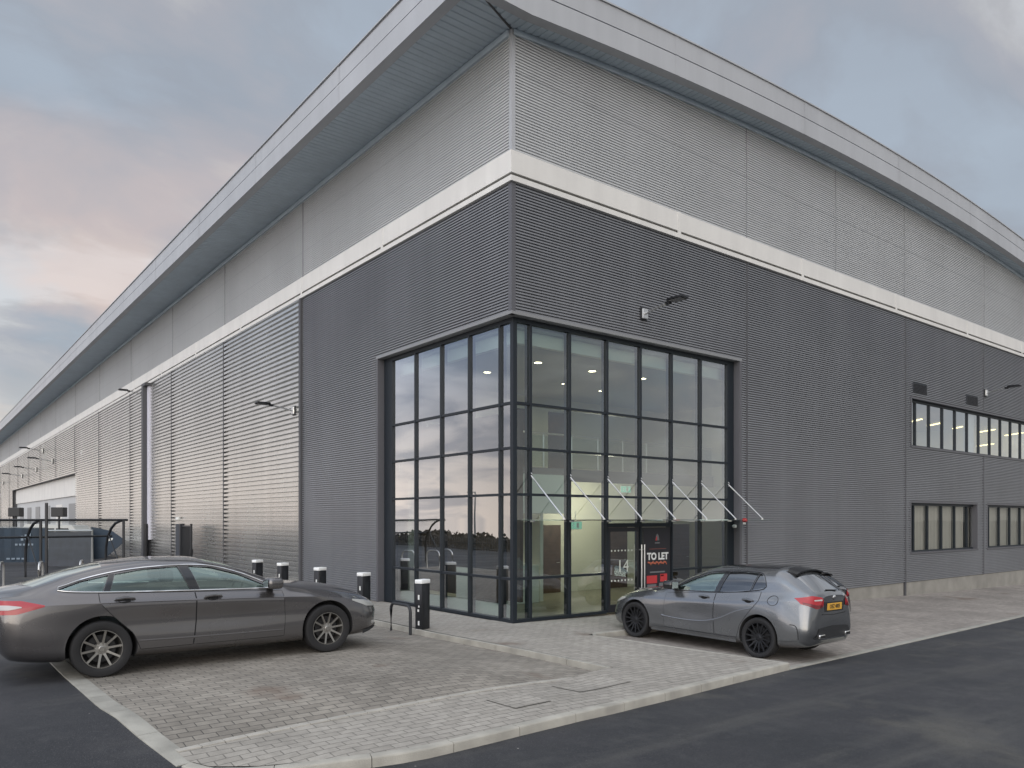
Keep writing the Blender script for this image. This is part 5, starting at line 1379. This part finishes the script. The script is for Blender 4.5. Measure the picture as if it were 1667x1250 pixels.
# grey hatchback: wheelbase 2.70, length 4.36
HAT = dict(name='parked_hatchback', label='mid grey hatchback with black wheels and yellow rear number plate, parked nose towards the entrance', paint='hatch_paint',
  wb=2.70, x0=-.80, x1=3.56, Rt=.325, Wt=.235, Ra=.365, rimr=.245, spokes=14, twin=False, rim_mat='black_alloy', track=.785,
  K=dict(
    zb=[(-.80, .36), (-.7, .26), (-.3, .21), (0, .19), (2.7, .18), (3.3, .19), (3.5, .22), (3.56, .28)],
    ws=[(-.80, .50), (-.75, .70), (-.62, .82), (-.35, .87), (.2, .88), (2.3, .875), (2.9, .86), (3.25, .78), (3.45, .64), (3.56, .42)],
    z1=[(-.80, .46), (-.5, .42), (0, .39), (2.7, .39), (3.3, .37), (3.56, .37)],
    w1=[(-.80, .62), (-.75, .77), (-.62, .855), (-.35, .895), (.2, .895), (1.3, .892), (2.3, .89), (2.85, .89), (3.2, .83), (3.42, .71), (3.56, .48)],
    z2=[(-.80, .66), (-.5, .66), (0, .63), (1.3, .60), (2.7, .60), (3.3, .54), (3.56, .47)],
    w2=[(-.80, .60), (-.75, .75), (-.62, .845), (-.3, .905), (.2, .905), (1.3, .878), (2.35, .90), (2.85, .89), (3.2, .82), (3.42, .69), (3.56, .48)],
    zsh=[(-.80, .84), (-.4, .86), (0, .845), (1.3, .80), (2.5, .76), (3.0, .70), (3.4, .61), (3.56, .55)],
    wsh=[(-.80, .50), (-.74, .66), (-.60, .78), (-.3, .865), (.2, .885), (1.3, .875), (2.4, .885), (2.85, .86), (3.2, .78), (3.42, .64), (3.56, .44)],
    zbelt=[(-.80, .93), (-.5, .985), (0, .975), (1.0, .945), (1.9, .915), (2.4, .885), (2.8, .83), (3.2, .74), (3.42, .67), (3.56, .60)],
    wb=[(-.80, .40), (-.74, .58), (-.60, .69), (-.3, .765), (.2, .805), (1.3, .805), (2.2, .795), (2.6, .76), (3.0, .69), (3.3, .57), (3.48, .43), (3.56, .32)],
    zr=[(-.80, .95), (-.74, .975), (-.66, 1.02), (-.54, 1.105), (-.42, 1.195), (-.30, 1.275), (-.15, 1.33), (.3, 1.365), (.8, 1.37), (1.15, 1.335), (1.6, 1.18), (2.05, .985), (2.25, .92), (2.5, .895), (2.9, .835), (3.2, .765), (3.42, .69), (3.56, .61)],
    wr=[(-.80, .32), (-.74, .52), (-.66, .585), (-.54, .575), (-.40, .555), (0, .565), (.6, .565), (1.1, .575), (1.6, .635), (2.1, .70), (2.5, .67), (3.0, .56), (3.4, .40), (3.56, .25)],
    zt=[(-.80, .97), (-.76, 1.02), (-.70, 1.075), (-.60, 1.165), (-.48, 1.265), (-.36, 1.35), (-.27, 1.388), (-.15, 1.405), (.3, 1.435), (.8, 1.438), (1.15, 1.41), (1.6, 1.25), (2.05, 1.04), (2.25, .975), (2.5, .945), (2.9, .885), (3.25, .79), (3.45, .71), (3.56, .62)]),
  cabin=(-.52, 2.0),
  windows=[
    ([(-.16, 1.055), (.12, 1.02)], [(.12, 1.02), (.02, 1.285)], [(-.10, 1.20), (-.03, 1.268), (.02, 1.285)], [(-.16, 1.055), (-.17, 1.11), (-.10, 1.20)], 'privacy_glass'),
    ([(.16, 1.018), (.86, .99)], [(.86, .99), (.72, 1.318)], [(.06, 1.29), (.4, 1.318), (.72, 1.318)], [(.16, 1.018), (.06, 1.29)], 'privacy_glass'),
    ([(.96, .988), (1.86, .955)], [(1.86, .955), (1.80, .985)], [(.82, 1.315), (1.15, 1.275), (1.5, 1.145), (1.80, .985)], [(.96, .988), (.82, 1.315)], 'car_glass')],
  screens=[
    ('z', [(1.06, -.50), (2.02, -.63)], [(2.02, -.63), (2.09, -.3), (2.10, 0), (2.09, .3), (2.02, .63)], [(1.06, .50), (2.02, .63)], [(1.06, -.50), (1.02, 0), (1.06, .50)], 'car_glass', 1.0, 1.7, 'windscreen'),
    ('x', [(-.50, 1.03), (-.2, 1.015), (.2, 1.015), (.50, 1.03)], [(.50, 1.03), (.475, 1.25)], [(-.475, 1.25), (0, 1.285), (.475, 1.25)], [(-.50, 1.03), (-.475, 1.25)], 'privacy_glass', -1.2, -.26, 'rear_screen')],
  doors=[
    ('rear', ([(.42, .29), (.86, .29)], [(.86, .29), (.90, .6), (.90, .965)], [(.02, .995), (.90, .965)], [(.42, .29), (.36, .50), (.18, .72), (.02, .86), (.02, .995)])),
    ('front', ([(.875, .29), (1.98, .29)], [(1.98, .29), (2.0, .55), (1.98, .885)], [(.915, .965), (1.98, .895)], [(.875, .29), (.915, .6), (.915, .965)]))],
  handles=dict(rear=(.22, .90), front=(1.14, .88)),
  pillars=[([(.13, 1.015), (.155, 1.013)], [(.155, 1.013), (.055, 1.29)], [(.025, 1.288), (.055, 1.29)], [(.13, 1.015), (.025, 1.288)]),
           ([(.865, .982), (.955, .98)], [(.955, .98), (.815, 1.325)], [(.725, 1.325), (.815, 1.325)], [(.865, .982), (.725, 1.325)])],
  trims=[([(1.86, .942), (1.3, .963), (.6, .988), (.1, 1.008), (-.14, 1.035), (-.185, 1.09), (-.13, 1.19), (-.04, 1.28), (.2, 1.318), (.7, 1.335), (1.1, 1.305), (1.5, 1.165), (1.83, .975)], .008, 'gloss_black'),
    ([(2.05, .475), (1.6, .455), (1.15, .47), (.8, .55), (.45, .70), (.15, .775)], .034, 'hatch_paint')],
  side_patches=[
    ('headlamp', 'lamp_clear', ([(3.02, .69), (3.25, .62), (3.42, .59)], [(3.42, .59), (3.42, .64)], [(3.02, .72), (3.25, .70), (3.42, .64)], [(3.02, .69), (3.02, .72)]), .006),
    ('sill_skirt', 'hatch_paint', ([(.42, .20), (2.28, .20)], [(2.28, .20), (2.28, .275)], [(.42, .275), (2.28, .275)], [(.42, .20), (.42, .275)]), .014)],
  end_patches=[
    ('tail_lamp', 'lamp_red', -1, ([(.40, .80), (.58, .768), (.775, .84)], [(.775, .84), (.765, .925)], [(.42, .945), (.60, .968), (.765, .925)], [(.40, .80), (.385, .88), (.42, .945)]), .008),
    ('tail_lamp_lens', 'lamp_dark_red', -1, ([(.43, .797), (.58, .775), (.755, .838)], [(.755, .838), (.755, .868)], [(.43, .828), (.58, .828), (.755, .868)], [(.43, .797), (.43, .828)]), .011),
    ('tail_lamp_lens', 'lamp_clear', -1, ([(.44, .893), (.60, .889)], [(.60, .889), (.60, .906)], [(.44, .916), (.60, .906)], [(.44, .893), (.44, .916)]), .011),
    ('plate_recess', 'trim_black', -1, ([(-.33, .715), (.33, .715)], [(.33, .715), (.37, .865)], [(-.37, .865), (.37, .865)], [(-.33, .715), (-.37, .865)]), .004),
    ('boot_seam', 'shut_gap', -1, ([(-.42, .675), (0, .655), (.42, .675)], [(.42, .675), (.42, .684)], [(-.42, .684), (0, .664), (.42, .684)], [(-.42, .675), (-.42, .684)]), .003),
    ('diffuser', 'trim_black', -1, ([(-.64, .385), (.64, .385)], [(.64, .385), (.52, .545)], [(-.52, .545), (0, .57), (.52, .545)], [(-.64, .385), (-.52, .545)]), .010),
    ('grille', 'gloss_black', 1, ([(-.36, .36), (.36, .36)], [(.36, .36), (.36, .56)], [(-.36, .56), (.36, .56)], [(-.36, .36), (-.36, .56)]), .006)],
  mirror=(1.80, .83, .985), mirror_mat='gloss_black', zfloor=.21, seats=(.98, .05, .52, .36, 1.18))
def warp(D, fn):
    for key in D['K']: D['K'][key] = [(fn(x), v) for x, v in D['K'][key]]
    D['x0'], D['x1'] = fn(D['x0']), fn(D['x1'])
    D['side_patches'] = [(a, b, tuple([(fn(x), z) for x, z in c] for c in G), o) for a, b, G, o in D['side_patches']]
def lift(D, fn, keys):
    for key in keys: D['K'][key] = [(x, z+fn(x)) for x, z in D['K'][key]]
rise = lambda x: .085*(1-sstep((x+.55)/1.5))
lift(HAT, rise, ('zsh', 'zbelt', 'zr', 'zt'))
HAT['windows'] = [tuple([[(x, z+rise(x)) for x, z in c] for c in w[:4]]+[w[4]]) for w in HAT['windows']]
HAT['pillars'] = [tuple([(x, z+rise(x)) for x, z in c] for c in w) for w in HAT['pillars']]
HAT['trims'] = [([(x, z+rise(x)*sstep((z-.7)/.25)) for x, z in P], r, m) for P, r, m in HAT['trims']]
HAT['doors'] = [(n_, tuple([(x, z+rise(x)*sstep((z-.6)/.3)) for x, z in c] for c in G)) for n_, G in HAT['doors']]
HAT['end_patches'] = [(a, b, s_, G if a in ('diffuser', 'grille') else tuple([(y, z+.085) for y, z in c] for c in G), o) for a, b, s_, G, o in HAT['end_patches']]
HAT['screens'][1] = ('x', *[[(y, z+.085) for y, z in c] for c in HAT['screens'][1][1:5]], *HAT['screens'][1][5:])
pull = lambda x: x if x > .86 else .86-(.86-x)*.88
HAT['windows'] = [tuple([[(pull(x), z) for x, z in c] for c in w[:4]]+[w[4]]) for w in HAT['windows']]
HAT['pillars'] = [tuple([(pull(x), z) for x, z in c] for c in w) for w in HAT['pillars']]
HAT['trims'] = [([(pull(x) if z > .9 else x, z) for x, z in P], r, m) for P, r, m in HAT['trims']]
warp(HAT, lambda x: -.2+(x+.2)*1.16 if x < -.2 else (2.9+(x-2.9)*.88 if x > 2.9 else x))
HAT['cabin'] = (-.58, 2.0)
def place(car, x, y, z, head, scale, nrm=None, tall=1.):
    u = Vector((math.cos(head), math.sin(head), 0)); n = Vector(nrm) if nrm else Vector((0, 0, 1))
    zx = n.normalized(); xx = (u-zx*u.dot(zx)).normalized(); yy = zx.cross(xx)
    m = Matrix((xx, yy, zx)).transposed().to_4x4(); m.translation = (x, y, z)
    car.matrix_world = m @ Matrix.Diagonal((scale, scale, scale*tall, 1)); car.rotation_mode = 'XYZ'
def sit(car, x, y, head, scale, wb, off=-.104, tall=1.):
    u = Vector((math.cos(head), math.sin(head))); w = Vector((-u.y, u.x)); f = Vector((x, y))+u*wb*scale
    z0, z1 = zg(x, y)+off, zg(f.x, f.y)+off
    l, r = Vector((x, y))+w*.8+u*wb/2, Vector((x, y))-w*.8+u*wb/2
    su, sw = (z1-z0)/(wb*scale), (zg(l.x, l.y)-zg(r.x, r.y))/1.6
    nrm = Vector((u.x, u.y, su)).cross(Vector((w.x, w.y, sw))); place(car, x, y, z0, head, scale, nrm, tall)

hat, HS = make_car(HAT)
# extra rear details of the hatchback
def rear_pt(S, y, z, off): return (S.end(y, z, -1, .3)-off, y, z)
xp = HS.end(0, .875, -1, .3)
b = MB(); b.rbox((xp-.016, -.26, .82), (xp-.006, .26, .93), .004); pl_ = b.build('number_plate', 'plate_yellow', hat)
text_mesh('OEZ 4005', .088, 'plate_black', pl_, 'plate_text', Matrix.Translation((xp-.0175, 0, .875)) @ Matrix.Rotation(R(-90), 4, 'Z') @ Matrix.Rotation(R(90), 4, 'X'), bold=.0015, sx=.98)
b = MB().lathe([(.0001, -.012), (.030, -.012), (.040, -.006), (.041, 0), (.0001, 0)], 24, 'x').xf(Matrix.Translation(rear_pt(HS, 0, 1.015, .002))); b.build('badge', 'chrome', hat, smooth=40)
b = MB()
ys = [(-.50+i*.1) for i in range(11)]
for i in range(10):
    y0, y1 = ys[i], ys[i+1]
    def lip(y): zt = HS.top(-.28, y); return [(-.24, y, zt+.008), (-.50+.05*abs(y), y, zt-.028), (-.50+.05*abs(y), y, zt-.05), (-.34, y, zt-.06)]
    A, B = lip(y0), lip(y1); o_ = len(b.v); b.v += A+B; b.f += [(o_+k, o_+(k+1) % 4, o_+4+(k+1) % 4, o_+4+k) for k in range(4)]
    if i == 0: b.f.append((o_, o_+1, o_+2, o_+3))
    if i == 9: b.f.append((o_+4, o_+7, o_+6, o_+5))
b.build('spoiler', 'gloss_black', hat, smooth=40)
for s in (-1, 1):
    p = rear_pt(HS, .46*s, .425, .016); b = MB(); b.rbox((p[0]-.03, p[1]-.09, p[2]-.032), (p[0]+.02, p[1]+.09, p[2]+.032), .012); e_ = b.build('exhaust_tip', 'chrome', hat, smooth=40)
    b = MB(); b.rbox((p[0]-.032, p[1]-.07, p[2]-.018), (p[0]-.0301, p[1]+.07, p[2]+.018), .0005); b.build('exhaust_bore', 'shut_gap', e_)
patch(coons([(-.12, -.47), (1.0, -.49)], [(1.0, -.49), (1.05, 0), (1.0, .49)], [(-.12, .47), (1.0, .49)], [(-.12, -.47), (-.12, .47)], 24, 16), lambda x, y, d: (x, y, HS.top(x, y)+.004)).build('roof_panel', 'gloss_black', hat, smooth=60)
F = side_fn(HS, 1, .0035)
b = MB(); b.tube([F(-.24+.095*math.cos(t), .94+.075*math.sin(t), 0) for t in [k*math.pi/14 for k in range(28)]], .0035, 5, closed=True); b.build('fuel_flap', 'shut_gap', hat)
F = side_fn(HS, 1, .004)
for s in (-1, 1):
    F = side_fn(HS, s, .004); b = MB(); b.tube([F(x, z, 0) for x, z in smooth_poly([(-.57, .60), (-.66, .585), (-.70, .50), (-.71, .38)])], .007, 6); b.build('bumper_vent', 'trim_black', hat)
# reversing the shoulder crease: the rising line low on the doors
w = MB(); w.tube([(HS.end(-.2, 1.12, -1, .3)-.012, -.2, 1.12), (HS.end(.16, 1.135, -1, .3)-.012, .16, 1.135)], .01, 6); w.build('rear_wiper', 'trim_black', hat)
other = copy_tree(hat)
other.name = 'parked_car'; other['label'] = 'dark car almost hidden behind the grey hatchback, only its rear corner showing'
for ch in other.children:
    if ch.name.startswith(('number_plate', 'badge', 'fuel_flap')): 
        pass
    for sub in [ch]+list(ch.children):
        if sub.type == 'MESH' and sub.data.materials and sub.data.materials[0] and sub.data.materials[0].name == 'hatch_paint':
            for sl in (0,):
                sub.material_slots[sl].link = 'OBJECT'; sub.material_slots[sl].material = MATS['dark_paint']
for ch in [c for c in other.children if c.name.startswith('number_plate')]:
    for sub in list(ch.children): bpy.data.objects.remove(sub)
sit(hat, 2.68, -4.90, R(93.6), 1.053, 2.70, tall=1.07)
sit(other, 6.52, -3.0, R(92), .93, 2.70)
sal, SS = make_car(SAL)
sit(sal, -8.28, -.65, R(-.4), 1.134, 2.85)
bpy.context.view_layer.update()
